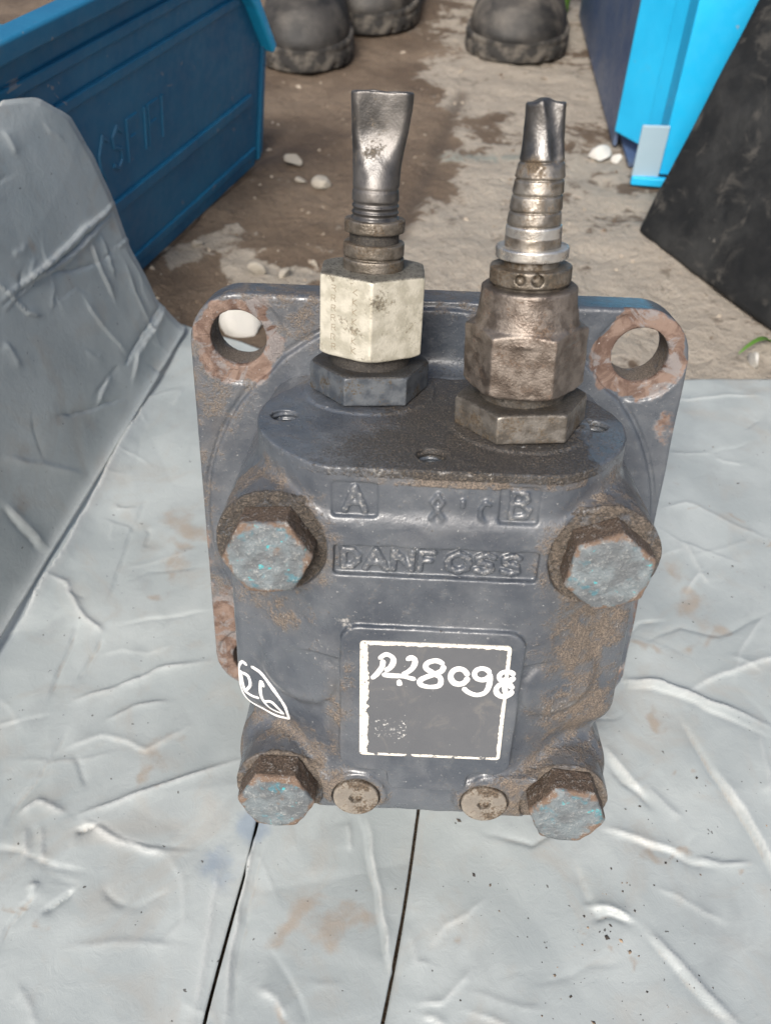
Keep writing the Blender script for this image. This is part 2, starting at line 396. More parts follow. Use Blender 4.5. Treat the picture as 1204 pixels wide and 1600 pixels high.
def paint_mat():
    """dark blue-grey machine paint with dust (mask R), oily grime (G) and rust (B)"""
    m = NT('machine_paint'); R, G, B = m.mask()
    big = m.noise(22, 4); mid = m.noise(5, 5); fine = m.noise(0.9, 3, 0.7); grain = m.noise(0.45, 2, 0.8)
    base = m.mix(m.ramp(big, 0.35, 0.65), (0.053, 0.063, 0.079), (0.086, 0.098, 0.114))
    base = m.mix(m.ramp(mid, 0.55, 0.75, 0, 0.4), base, (0.125, 0.138, 0.152))
    # dust: broad mask broken up by patches and grain
    dm = m.math('MULTIPLY', R, m.ramp(m.math('ADD', m.math('MULTIPLY', mid, 0.5), m.math('MULTIPLY', m.noise(11, 4), 0.5)), 0.38, 0.60, 0.35, 1.25))
    dsp = m.ramp(m.math('ADD', m.math('MULTIPLY', dm, 0.55), m.math('MULTIPLY', m.math('ADD', m.math('MULTIPLY', fine, 0.65), m.math('MULTIPLY', mid, 0.35)), 0.8)), 0.52, 0.78)
    dcol = m.mix(m.ramp(grain, 0.40, 0.62), (0.060, 0.046, 0.034), (0.25, 0.195, 0.145))
    film = m.ramp(m.noise(16, 6, 0.65, 0.6), 0.42, 0.72, 0, 0.30)
    base = m.mix(film, base, (0.165, 0.172, 0.182))
    film2 = m.math('MULTIPLY', m.ramp(R, 0.15, 0.9), m.ramp(m.noise(7, 5, 0.6, 0.5), 0.36, 0.64, 0.1, 0.65))
    base = m.mix(film2, base, (0.165, 0.135, 0.105))
    c = m.mix(m.math('MULTIPLY', dsp, 0.75), base, dcol)
    # grime: dark oil-soaked grit with light grains
    gsp = m.ramp(m.math('ADD', m.math('MULTIPLY', G, 0.6), m.math('MULTIPLY', fine, 0.7)), 0.46, 0.72)
    gcol = m.mix(m.ramp(grain, 0.52, 0.68), (0.026, 0.023, 0.020), (0.16, 0.13, 0.098))
    c = m.mix(m.math('MULTIPLY', gsp, 0.9), c, gcol)
    # rust
    rsp = m.ramp(m.math('ADD', m.math('MULTIPLY', B, 0.75), m.math('MULTIPLY', m.noise(9, 6, 0.65), 0.75)), 0.60, 0.70)
    rcol = m.mix(m.ramp(m.noise(7, 5, 0.65, 0.8), 0.38, 0.62), (0.095, 0.055, 0.040), (0.195, 0.135, 0.106))
    rcol = m.mix(m.ramp(m.noise(10, 5, 0.65, 0.8), 0.50, 0.58, 0, 0.8), rcol, (0.20, 0.19, 0.19))
    c = m.mix(rsp, c, rcol)
    wa = m.n('ShaderNodeAttribute', attribute_name='wear_glint')  # rubbed paint, plus highlights on edges and letters painted pale
    wsp = m.ramp(m.math('ADD', m.math('MULTIPLY', wa.outputs['Fac'], 0.55), m.math('MULTIPLY', m.noise(1.1, 4, 0.7), 0.7)), 0.58, 0.74)
    c = m.mix(m.math('MULTIPLY', wsp, 0.8), c, (0.42, 0.41, 0.39))
    # bright chips
    chip = m.ramp(m.noise(1.3, 4, 0.75), 0.655, 0.70)
    c = m.mix(m.math('MULTIPLY', chip, 0.75), c, (0.46, 0.46, 0.45))
    rough = m.fmix(dsp, m.ramp(mid, 0.3, 0.7, 0.26, 0.42), 0.8)
    rough = m.fmix(gsp, rough, 0.62); rough = m.fmix(rsp, rough, 0.8)
    nb = m.bump(m.noise(2.6, 4, 0.6), 0.32, 0.8)
    nb = m.bump(m.math('MULTIPLY', m.math('ADD', dsp, gsp), fine), 0.5, 0.8, nb)
    return m.done(c, rough, 0.0, nb, 0.6, m.math('MULTIPLY', m.math('SUBTRACT', 1.0, m.math('MAXIMUM', dsp, gsp)), 0.22))

def steel_mat(name, a, b, dirt, damt=0.5, rough=0.35, metal=0.85, grainy=0.1, jit=False, feat=4.0):
    m = NT(name)
    if jit: m.jitter()
    n1 = m.noise(feat, 5); n2 = m.noise(0.8, 3, 0.7); n3 = m.noise(0.4, 2, 0.8)
    c = m.mix(m.ramp(n1, 0.36, 0.62), a, b)
    ds = m.ramp(m.math('ADD', m.math('MULTIPLY', m.noise(7, 4), 0.7), m.math('MULTIPLY', n2, 0.5)), 0.74 - 0.3 * damt, 0.86 - 0.3 * damt)
    dc = m.mix(m.ramp(n3, 0.45, 0.62), tuple(t * 0.35 for t in dirt), dirt)
    c = m.mix(ds, c, dc)
    R, G, B = m.mask()
    gm = m.math('MULTIPLY', G, m.ramp(n2, 0.30, 0.55, 1.0, 0.75))
    c = m.mix(gm, c, m.mix(m.ramp(n3, 0.55, 0.72), (0.022, 0.019, 0.016), (0.13, 0.11, 0.085)))
    c = m.mix(m.math('MULTIPLY', B, 0.85), c, (0.11, 0.11, 0.112))
    ds = m.math('MAXIMUM', ds, gm)
    ds = m.math('MULTIPLY', ds, m.math('SUBTRACT', 1.0, B))
    r = m.fmix(ds, m.ramp(n1, 0.3, 0.7, rough - 0.08, rough + 0.12), 0.75)
    me = m.fmix(ds, metal, 0.15)
    return m.done(c, r, me, m.bump(m.noise(0.7, 3, 0.6), grainy, 0.9))

M = {}
M['paint'] = paint_mat()

# ------------------------------------------------------------------ ground
def ground_mat():
    m = NT('trodden_dirt')
    n1 = m.noise(180, 6, 0.6); n2 = m.noise(45, 6, 0.6, 0.4); n3 = m.noise(7, 5, 0.65)
    R, G, B = m.mask()
    c = m.mix(m.ramp(n1, 0.38, 0.62), (0.105, 0.077, 0.055), (0.175, 0.134, 0.098))
    c = m.mix(m.ramp(n3, 0.45, 0.75, 0, 0.6), c, (0.085, 0.062, 0.044))
    pale = m.ramp(m.math('ADD', m.math('MULTIPLY', R, 0.55), m.math('ADD', m.math('MULTIPLY', n2, 0.8), m.math('MULTIPLY', n3, 0.28))), 0.69, 0.77)
    pc = m.mix(n3, (0.25, 0.218, 0.178), (0.40, 0.365, 0.312))
    c = m.mix(m.math('MULTIPLY', pale, 0.9), c, pc)
    c = m.mix(m.ramp(m.noise(16, 5, 0.65), 0.60, 0.68, 0, 0.6), c, (0.10, 0.075, 0.054))
    c = m.mix(m.math('MULTIPLY', G, 0.9), c, (0.075, 0.058, 0.045))
    c = m.mix(m.math('MULTIPLY', m.math('MULTIPLY', B, m.ramp(n3, 0.35, 0.6)), 0.8), c, (0.19, 0.21, 0.19))
    nb = m.bump(m.noise(3, 4, 0.7), 1.6, 0.8); nb = m.bump(n3, 4.0, 0.8, nb); nb = m.bump(n2, 8.0, 0.6, nb)
    return m.done(c, m.ramp(n2, 0.3, 0.7, 0.65, 0.9), 0, nb, 0.3)
M['ground'] = ground_mat()

def axis_grid(fine0, fine1, step, far0, far1):
    a = np.arange(fine0, fine1 + step * 0.5, step)
    g = [a]
    s = step; p = fine1; r = []
    while p < far1: s *= 1.35; p += s; r.append(p)
    s = step; p = fine0; l = []
    while p > far0: s *= 1.35; p -= s; l.append(p)
    return np.concatenate([np.array(l[::-1]), a, np.array(r)])

gx = axis_grid(-420, 520, 4.0, -9000, 9000); gy = axis_grid(180, 1180, 4.0, -9000, 12000)
X, Y = np.meshgrid(gx, gy, indexing='ij')
d_gro, _ = seg_dist(X, Y, [(34, 735), (10, 590), (-14, 460), (-22, 415)])
near = np.exp(-((X / 900) ** 2 + ((Y - 500) / 900) ** 2))
Zg = -9.0 + near * (5.0 * fbm(X / 120, Y / 120, 3) + 4.0 * fbm(X / 26, Y / 26, 8, 3) - 3.0 * np.exp(-(d_gro / 6) ** 2))
Zg = np.minimum(Zg, -4.2)
ii = np.arange(X.size).reshape(X.shape)
Fq = np.stack([ii[:-1, :-1], ii[1:, :-1], ii[1:, 1:], ii[:-1, 1:]], -1).reshape(-1, 4)
me = mesh_np('ground', np.stack([X, Y, Zg], -1).reshape(-1, 3) * MM, Fq)
pale = 0.34 * sstep(-40, 60, X) + 0.05
for (px, py, pr, pa) in [(73, 758, 80, .5), (37, 404, 60, .5), (7, 382, 50, .5), (-126, 352, 22, .75), (-102, 350, 18, .75), (-140, 375, 18, .5), (220, 300, 90, .35),
                         (-60, 640, 90, -.3), (60, 560, 40, .3), (-150, 420, 16, .5), (190, 420, 80, .2), (-168, 400, 16, .6), (-185, 372, 14, .55)]:
    pale = pale + pa * np.exp(-((X - px) ** 2 + (Y - py) ** 2) / pr ** 2)
dg, _ = seg_dist(X, Y, [(18, 566), (85, 577)])
attr(me, np.stack([np.clip(pale, 0, 1), 0.8 * np.exp(-(d_gro / 7) ** 2), np.exp(-(dg / 9) ** 4)], -1).reshape(-1, 3))
tag(link('ground', me, M['ground']), kind='structure')

# ------------------------------------------------------------------ sheets
def sheet_mat():
    m = NT('grey_vinyl_sheet'); R, G, B = m.mask()
    n1 = m.noise(60, 5); n2 = m.noise(9, 5, 0.6); n3 = m.noise(1.6, 4, 0.7)
    c = m.mix(m.ramp(n1, 0.35, 0.65), (0.285, 0.318, 0.325), (0.352, 0.386, 0.39))
    c = m.mix(m.ramp(m.noise(28, 6, 0.6, 0.5), 0.52, 0.72, 0, 0.45), c, (0.235, 0.258, 0.265))
    dus = m.ramp(m.noise(34, 6, 0.65, 1.0), 0.50, 0.70, 0, 0.35)
    c = m.mix(dus, c, (0.30, 0.275, 0.24))
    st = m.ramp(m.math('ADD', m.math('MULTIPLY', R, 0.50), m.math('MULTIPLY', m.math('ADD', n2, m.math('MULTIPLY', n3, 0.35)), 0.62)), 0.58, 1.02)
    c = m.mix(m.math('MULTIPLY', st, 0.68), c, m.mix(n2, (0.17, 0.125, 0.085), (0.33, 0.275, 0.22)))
    c = m.mix(m.math('MULTIPLY', m.ramp(m.math('ADD', m.math('MULTIPLY', G, 0.6), m.math('MULTIPLY', n2, 0.55)), 0.5, 0.8), 0.75), c, (0.20, 0.25, 0.31))
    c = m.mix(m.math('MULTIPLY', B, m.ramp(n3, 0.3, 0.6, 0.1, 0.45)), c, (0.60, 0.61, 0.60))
    sp = m.ramp(m.noise(2.4, 2, 0.5), 0.735, 0.765)
    c = m.mix(m.math('MULTIPLY', sp, 0.85), c, (0.05, 0.045, 0.04))
    r = m.ramp(n2, 0.3, 0.7, 0.40, 0.58)
    nb = m.bump(m.noise(7, 5, 0.6, 1.5), 0.30, 0.6); nb = m.bump(n3, 0.12, 0.6, nb)
    return m.done(c, m.fmix(st, r, 0.8), 0.0, nb, 0.5)
M['sheet'] = sheet_mat()

def crease_height(x, y, creases):
    h = np.zeros(x.shape); white = np.zeros(x.shape); dark = np.zeros(x.shape)
    wob = 1.2 * vnoise(x / 7, y / 7, 21); wob2 = 1.2 * vnoise(x / 7, y / 7, 22)
    for A, wd, pts in creases:
        d, t, sg = seg_dist(x + wob, y + wob2, pts, True)
        fade = np.clip(4 * np.minimum(t + .05, 1.05 - t), 0, 1)
        # a fold: steep on one side, running out slowly on the other
        sd_ = 1 if (int(abs(pts[0][0] * 7 + pts[0][1] * 3)) % 2) else -1
        e = np.where(sg * sd_ > 0, np.exp(-d / (wd * 0.34)), 0.55 * np.exp(-d / (wd * 2.2)) + 0.45 * np.exp(-d / (wd * 0.7)))
        h = h + 0.85 * A * fade * e
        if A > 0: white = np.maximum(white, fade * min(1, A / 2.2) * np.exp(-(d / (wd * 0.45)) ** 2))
        else: dark = np.maximum(dark, fade * min(1, -A / 1.8) * np.exp(-(d / (wd * 0.5)) ** 2))  # valley lines darkened: brown dirt, and the fold's shade put into the colour
    return h, white, dark

def random_creases(seed, n, x0, x1, y0, y1):
    rng = np.random.RandomState(seed); out = []
    for k in range(n):
        p = np.array([x0 + (x1 - x0) * rng.rand(), y0 + (y1 - y0) * rng.rand()]); a = rng.rand() * 6.28; L = 12 + 50 * rng.rand() ** 2
        pts = [tuple(p)]
        for j in range(3):
            a += rng.randn() * 0.35; p = p + L / 3 * np.array([math.cos(a), math.sin(a)]); pts.append(tuple(p))
        out.append(((0.35 + 0.9 * rng.rand() ** 2) * (1 if rng.rand() < 0.6 else -1), 1.0 + 1.3 * rng.rand(), pts))
    return out

def crumple(x, y, s):
    """flat facets meeting in sharp folds, in three sizes"""
    wx = x + 9 * vnoise(x / 40, y / 40, s + 50); wy = y + 9 * vnoise(x / 40, y / 40, s + 51)
    r = 0.8 * fbm(x / 90, y / 90, s + 30, 2)
    for k, (sz, am, an) in enumerate(((70, 5.2, 0.5), (31, 1.7, 1.7), (15, 0.6, 2.6))):
        c_, s_ = math.cos(an), math.sin(an)
        r = r + am * facet((wx * c_ - wy * s_) / sz, (wx * s_ + wy * c_) / sz * 1.25, s + k)
    return r

def stain_mask(x, y):
    x, y = x + 16 * fbm(x / 13, y / 13, 60, 3), y + 16 * fbm(x / 13, y / 13, 70, 3)
    r = np.zeros(x.shape)
    for px, py, pr in STAINS:
        r = np.maximum(r, np.exp(-((x - px) ** 2 + (y - py) ** 2) / (pr * 1.25) ** 2))
    return r
def blue_mask(x, y):
    r = np.exp(-((x + 62) ** 2 + (y + 76) ** 2) / 9 ** 2)
    return np.maximum(r, 0.8 * np.exp(-((x + 72) ** 2 + (y + 92) ** 2) / 12 ** 2))

CREASE_L[0] = (7.0, 4.5, [(px + 8, py) for px, py in CREASE_L[0][2]])
def solid(o, t):
    md = o.modifiers.new('thickness', 'SOLIDIFY'); md.thickness = t * MM; md.offset = -1.0

def crack_x(y): return -62.0 + (y + 88) * 0.09 + 0.7 * np.sin(y / 17.0)
def seam_x(y): return 1.0 + (y + 72) * 0.145 + 0.8 * np.sin(y / 23.0)

def floor_sheet(name, xl, xr, y0, yb, creases, seed, z0, step=1.0, nx=None, holes=()):
    ny = int((280 - y0) / step); nx = nx or int(245 / step)
    t = np.linspace(0, 1, nx); s = np.linspace(0, 1, ny)
    T, S = np.meshgrid(t, s, indexing='ij')
    Xa = T * 0; Ya = T * 0
    Ya = y0 + S * (240 - y0)
    for it in range(3):
        L = xl(Ya); Rr = xr(Ya); Xa = L + T * (Rr - L)
        Ya = y0 + S * (yb(Xa) - y0)
    h, wh, dk = crease_height(Xa, Ya, creases)
    cr = crumple(Xa, Ya, seed)
    # flat where the motor presses on it
    press = np.exp(-(np.maximum(np.abs(Xa) - 80, 0) / 14) ** 2) * np.exp(-(np.maximum(np.abs(Ya - 40) - 50, 0) / 14) ** 2)
    H = z0 + np.clip(h + cr, -5.0, 9) * (1 - 0.93 * press) - 1.3 * press
    H = np.minimum(H, np.where(press > 0.5, z0 - 0.4, 99))
    H = H + 2.2 * sstep(14, 0, yb(Xa) - Ya) * (0.3 + vnoise(Xa / 30, Ya * 0, seed + 2))
    i = np.arange(T.size).reshape(T.shape)
    q = np.stack([i[:-1, :-1], i[1:, :-1], i[1:, 1:], i[:-1, 1:]], -1).reshape(-1, 4)
    cx = (Xa[:-1, :-1] + Xa[1:, 1:]).ravel() / 2; cy = (Ya[:-1, :-1] + Ya[1:, 1:]).ravel() / 2
    keep = np.ones(len(q), bool)
    for hx, hy, ha, hb, an in holes:
        ca, sa = math.cos(an), math.sin(an)
        u = ((cx - hx) * ca + (cy - hy) * sa) / ha; v = (-(cx - hx) * sa + (cy - hy) * ca) / hb
        keep &= (u * u + v * v) > 1
        U2 = ((Xa - hx) * ca + (Ya - hy) * sa) / (ha + 3); V2 = (-(Xa - hx) * sa + (Ya - hy) * ca) / (hb + 3)
        k = np.exp(-(U2 ** 2 + V2 ** 2)); wh = np.maximum(wh, 1.2 * k * (V2 > 0)); H = H + 2.2 * k
    me = mesh_np(name, np.stack([Xa, Ya, H], -1).reshape(-1, 3) * MM, q[keep])
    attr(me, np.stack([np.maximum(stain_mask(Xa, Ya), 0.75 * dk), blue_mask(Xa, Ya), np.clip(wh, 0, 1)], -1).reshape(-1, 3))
    o = link(name, me, M['sheet']); solid(o, 1.6)
    return o

back_l = lambda x: 264 - (x + 160) * 0.42 * (x < -60) - 42 * (x >= -60) + 3 * np.sin(x / 37)
back_r = lambda x: 222 + (x - 165) * 0.17 + 2.0 * np.sin(x / 21)
CREASE_L = [c_ for c_ in CREASE_L if c_[0] > -4] + [(-3.5, 1.0, [(-128, -81), (-124.5, -79.6), (-121, -78.6)]), (-3.0, 1.1, [(-131, -112), (-127, -107.5), (-123, -103)])]  # last two creases: their dark line paints the shaded inside of small tears
CR_L = CREASE_L + random_creases(3, 80, -230, 20, -160, 250)
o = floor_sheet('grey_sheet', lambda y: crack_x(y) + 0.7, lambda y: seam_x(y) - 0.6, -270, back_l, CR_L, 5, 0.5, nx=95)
tag(o, 'narrow pale grey vinyl strip between the dark slit and the straight seam', 'sheet', 'grey sheets laid under the motor')
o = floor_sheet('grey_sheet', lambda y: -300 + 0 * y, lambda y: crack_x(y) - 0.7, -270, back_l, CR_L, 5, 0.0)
tag(o, 'crumpled pale grey vinyl sheet left of the dark slit, with brown stains', 'sheet', 'grey sheets laid under the motor')
CR_R = CREASE_R + random_creases(4, 70, 0, 240, -160, 230)
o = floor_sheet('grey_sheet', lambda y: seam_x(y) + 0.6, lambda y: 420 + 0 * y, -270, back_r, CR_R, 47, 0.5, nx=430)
tag(o, 'creased pale grey vinyl sheet on the ground right of the straight seam', 'sheet', 'grey sheets laid under the motor')

# sheet standing against the blue bin
e_ = np.array([0.12548248, 0.99209584, 0.0]); u_ = np.array([-0.2567733, 0.03247725, 0.96592583])
n_ = np.cross(e_, u_); n_ = n_ if n_[0] > 0 else -n_
G2 = np.array([-192.0, 12.0, 0.0])
s = np.linspace(-200, 1, 340); r = np.linspace(0, 1, 170)
S, T = np.meshgrid(np.linspace(0, 1, 350), np.linspace(0, 1, 170), indexing='ij')
Rr = T * 166.0
smx = np.interp(Rr, [0, 10, 31, 68, 89, 122, 143, 146, 158, 166], [249, 245, 235, 234, 238, 239, 234, 231, 214, 190]) + 1.5 * vnoise(Rr / 9, Rr * 0, 4)
Sx = -190 + S * (smx + 190)
Rr = Rr + 4 * T * vnoise(Sx / 30, Sx * 0, 7)
h, wh, dk = crease_height(Sx, Rr, CREASE_F + random_creases(9, 30, -20, 240, 0, 165))
h = 1.35 * h + 0.30 * crumple(Sx, Rr, 77) + 2
h = h - 5 * sstep(24, 0, Rr) * 0 + 3 * np.exp(-Rr / 4.0) - 2 * sstep(150, 170, Rr) * T
h = h - 1.5 * sstep(8, 0, smx - Sx)
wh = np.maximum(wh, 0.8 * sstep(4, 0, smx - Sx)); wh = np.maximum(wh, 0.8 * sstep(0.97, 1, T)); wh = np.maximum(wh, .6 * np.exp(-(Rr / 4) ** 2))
P = G2 + Sx[..., None] * e_ + Rr[..., None] * u_ + h[..., None] * n_
P[..., 2] += 1.5
i = np.arange(Sx.size).reshape(Sx.shape)
q = np.stack([i[:-1, :-1], i[1:, :-1], i[1:, 1:], i[:-1, 1:]], -1).reshape(-1, 4)
me = mesh_np('grey_sheet', P.reshape(-1, 3) * MM, q)
sm = np.zeros(Sx.shape)
for px, py, pr in ((70, 45, 8), (100, 40, 6), (150, 110, 5), (50, 30, 9), (225, 84, 7), (60, 110, 12)):
    sm = np.maximum(sm, 0.8 * np.exp(-((Sx - px) ** 2 + (Rr - py) ** 2) / pr ** 2))
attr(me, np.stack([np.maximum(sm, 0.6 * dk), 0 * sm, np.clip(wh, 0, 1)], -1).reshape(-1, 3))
o = link('grey_sheet', me, M['sheet']); md = o.modifiers.new('thickness', 'SOLIDIFY'); md.thickness = 1.6 * MM; md.offset = 0
tag(o, 'pale grey vinyl sheet standing upright, leaning against the blue bin on the left', 'sheet', 'grey sheets laid under the motor')

# ------------------------------------------------------------------ hydraulic motor
TILT = math.radians(16.0)
motor = bpy.data.objects.new('hydraulic_motor', None)
motor.empty_display_size = 0.05
col.objects.link(motor)
st_, ct_ = math.sin(TILT), math.cos(TILT)
motor.matrix_world = Matrix(((1, 0, 0, 0), (0, st_, -ct_, 0), (0, ct_, st_, 0), (0, 0, 0, 1)))
tag(motor, 'dirty blue-grey cast hydraulic motor with square rear flange and two crimped hose fittings', 'hydraulic motor')
OFF = np.array([0.0, 85.0, 18.0])      # motor axis frame -> frame of the empty at the flange foot
def mp(P): return (np.asarray(P) + OFF) * MM

# ---- flange
HOLES = [(-68.5, 69.5), (68.5, 69.0), (-68.5, -69), (68.5, -69)]
def flange_fn(x, y, z):
    d = smax(rbox2(x, y, 0, 0, 85, 85, 17.5), np.abs(z + 8) - 8, 1.6)
    rr = np.hypot(x, y)
    d = smin(d, smax(rr - 82.6, np.maximum(z - 1.3, -z - 8), 1.0), 0.8)
    d = smax(d, -smax(np.abs(rr - 83.6) - 0.75, -z - 0.7, 0.4), 0.4)
    d = smin(d, smax(rr - 62, np.abs(z - 2) - 8, 2.0), 6.0)
    for hx, hy in HOLES:
        q = np.hypot(x - hx, y - hy)
        d = smax(d, -np.maximum(q - 15.8, -z - 0.9), 0.7)
        d = smax(d, -(q - 9.6), 0.9)
    return d + 0.12 * np.sin(x * 0.23 + 1) * np.sin(y * 0.19) * np.sin(z * .3 + 1)
P, F = sdf_mesh(flange_fn, (-88, -88, -18), (88, 88, 12), 0.9)
me = mesh_np('mounting_flange', mp(P), F)
x, y, z = P.T
rust = np.zeros(len(P)); dust = 0.10 + 0.30 * sstep(72, 88, np.hypot(x, y)) * (x < 40)
for hx, hy in HOLES:
    q = np.hypot(x - hx, y - hy)
    rust = np.maximum(rust, 0.72 * sstep(20, 12, q + 5 * fbm(x / 6, y / 6, 4)) * (z > -3) + 0.15 * (q < 10.5))
rust = np.maximum(rust, 0.45 * sstep(78, 86, np.abs(x)) * (0.5 + vnoise(y / 14, z * 0, 3)))
rust = np.maximum(rust, 0.8 * sstep(-20, -55, y) * sstep(-60, -75, x))
rust = np.maximum(rust, 0.4 * sstep(60, 80, x) * sstep(0.0, 0.3, vnoise(x / 20, y / 20, 9)))
inside = np.min([np.hypot(x - hx, y - hy) for hx, hy in HOLES], 0) < 10.2
dust = np.where(inside, 0.8, dust)
grime = 0.05 + 0.35 * sstep(55, 30, np.hypot(x, y - 20))
attr(me, np.stack([dust, np.where(inside, 0.2, grime * (z < 30)), rust], 1))
link('mounting_flange', me, M['paint'], motor)

# rear bearing housing and splined output shaft behind the flange
def lathe(prof, n=64, axis='z', cx=0, cy=0):
    """prof: [(r, h)] ; returns verts/faces in mm about axis"""
    v = []; f = []
    for r_, h_ in prof:
        for k in range(n):
            a = 2 * math.pi * k / n
            c, s_ = r_ * math.cos(a), r_ * math.sin(a)
            v.append((cx + c, cy + s_, h_) if axis == 'z' else (cx + s_, h_, cy + c))
    for j in range(len(prof) - 1):
        for k in range(n):
            a, b = j * n + k, j * n + (k + 1) % n
            f.append((a, b, b + n, a + n))
    return np.array(v), f
v, f = lathe([(0.01, -99), (38, -99), (59, -99), (62, -96), (62, -40), (66, -30), (66, -15.5), (0.01, -15.5)])
me = pydata('bearing_housing', mp(v), [q[::-1] for q in f], True)
me.color_attributes.new('mask', 'FLOAT_COLOR', 'POINT')
link('bearing_housing', me, M['paint'], motor)
M['shaft'] = steel_mat('shaft_steel', (0.30, 0.29, 0.28), (0.42, 0.41, 0.39), (0.15, 0.10, 0.07), 0.4)
v, f = lathe([(0.01, -150), (16, -150), (17.5, -148), (17.5, -110), (20, -108), (20, -98), (0.01, -98)], 40)
link('shaft', pydata('shaft', mp(v), [q[::-1] for q in f], True), M['shaft'], motor)

# ---- body casting
BOLT = [(-44.0, 43.5), (43.8, 43.5), (-44.5, -44.5), (44.5, -44.5)]
SEAT = 88.6
def glyph(ch):
    g = {'D': [[(0, 0), (0, 1), (.55, .95), (.95, .65), (.95, .35), (.55, .05), (0, 0)]],
         'A': [[(0, 0), (.5, 1), (1, 0)], [(.22, .34), (.78, .34)]],
         'N': [[(0, 0), (0, 1), (1, 0), (1, 1)]],
         'F': [[(0, 0), (0, 1), (1, 1)], [(0, .52), (.75, .52)]],
         'O': [[(.5, 0), (.1, .2), (0, .5), (.1, .8), (.5, 1), (.9, .8), (1, .5), (.9, .2), (.5, 0)]],
         'S': [[(1, .85), (.55, 1), (.08, .82), (.15, .58), (.85, .44), (.95, .16), (.5, 0), (0, .14)]],
         'B': [[(0, 0), (0, 1), (.7, .95), (.8, .72), (.55, .53), (0, .52)], [(.55, .53), (.95, .32), (.8, .05), (0, 0)]],
         '8': [[(.5, .52), (.1, .75), (.5, 1), (.9, .75), (.5, .52), (.05, .25), (.5, 0), (.95, .25), (.5, .52)]],
         'c': [[(1, .85), (.5, 1), (.05, .6), (.1, .25), (.5, 0)]],
         'R': [[(0, 0), (0, 1), (.7, 1), (.85, .75), (.7, .52), (0, .5)], [(.45, .5), (.9, 0)]],
         'K': [[(0, 0), (0, 1)], [(.85, 1), (0, .45), (.9, 0)]],
         'T': [[(.5, 0), (.5, 1)], [(0, 1), (1, 1)]], 'i': [[(.5, 0), (.5, 1)]]}
    return g[ch]
STROKES = []
def put_glyph(ch, x0, x1, y0, y1, zc, r_):
    for pl in glyph(ch):
        for a, b in zip(pl[:-1], pl[1:]):
            STROKES.append(((x0 + a[0] * (x1 - x0), y0 + a[1] * (y1 - y0), zc), (x0 + b[0] * (x1 - x0), y0 + b[1] * (y1 - y0), zc), r_))
for ch, x0, x1 in (('D', -24.8, -20.8), ('A', -18.9, -13.4), ('N', -11.5, -6.6), ('F', -4.4, -1.0), ('O', 2.9, 8.4), ('S', 10.4, 14.8), ('S', 17.4, 21.6)):
    put_glyph(ch, x0, x1, 37.5, 43.1, 90.15, 0.95)
put_glyph('A', -24.6, -19.4, 54.8, 61.4, 90.0, 0.95)
put_glyph('B', 18.0, 22.6, 54.6, 62.0, 89.9, 0.9)
put_glyph('8', -2.6, 0.8, 51.6, 60.5, 90.85, 0.65)
put_glyph('c', 10.0, 12.4, 53.5, 59.0, 90.85, 0.6)
put_glyph('i', 4.6, 6.4, 57.5, 59.0, 90.85, 0.55)
for k, ch in enumerate('TcSiBSFc'):
    put_glyph(ch, -15.2 + k * 2.7, -13.6 + k * 2.7, 48.4, 50.4, 90.95, 0.36)

def body_core(x, y, z):
    ax = np.abs(x)
    sad = np.exp(-((y + 31) / 6.0) ** 2)
    slope = ((ax - 29.0 + 6.5 * sstep(30, 18, y) * sstep(-42, -32, y)) * 13.2 + (z - 91 + 4.5 * sad * sstep(31, 46, ax)) * 29) / 31.8
    front = smax(z - 91, slope, 2.2)
    d2 = rbox2(x, y, 0, -3.0, 59.3 - 4.0 * np.exp(-((y + 32) / 5.5) ** 2), 54.5, 13)
    core = smax(d2, front, 3.0)
    # neck flaring to the flange
    rr = np.hypot(x, y)
    core = smin(core, np.maximum(rr - 61 - 0.02 * np.maximum(20 - z, 0) ** 1.0, z - 12), 9.0)
    # port boss: oval block whose top is the machined port face
    zc = z - 57.0
    k0 = np.sqrt((x / 51.8) ** 2 + (zc / 41.5) ** 2) + 1e-6
    k1 = np.sqrt((x / 51.8 ** 2) ** 2 + (zc / 41.5 ** 2) ** 2) + 1e-6
    port = smax(k0 * (k0 - 1) / k1, np.abs(zc) - 33.6, 2.5)
    port = np.maximum(port, -y + 8)
    d = smin(core, port, 5.0)
    for bx, by in BOLT:
        q = np.hypot(x - bx, y - by + (2.4 if by < 0 else 0.6)) + (1.6 if by < 0 else 0.5)
        d = smin(d, np.maximum(q - 15.6, z - SEAT), 3.0)
    # side lumps between the bolts
    for sx, cy in ((-1, -3.5), (1, -4.0)):
        q = np.hypot(x - sx * 38.5, y - cy)
        d = smin(d, smax(q - 11.0, slope - 1.7, 2.6), 3.0)
    # plug bosses and lugs
    for px in (-20.3, 19.6):
        q = np.hypot(x - px, y + 46.6)
        d = smin(d, smax(q - 9.4, z - 92.2, 0.8), 2.2)
    d = smin(d, smax(rbox2(x, y, 29, -46.5, 12, 10.5, 3), z - 91.8, 1.0), 2.0)
    d = smin(d, smax(rbox2(x, y, -27, -48.5, 7, 7.5, 3), z - 90.5, 1.0), 2.5)
    # bottom front rounding
    d = smax(d, ((-y - 57.5) * 0.75 + (z - 92) * 0.66) + 2.6, 7.0)
    return d
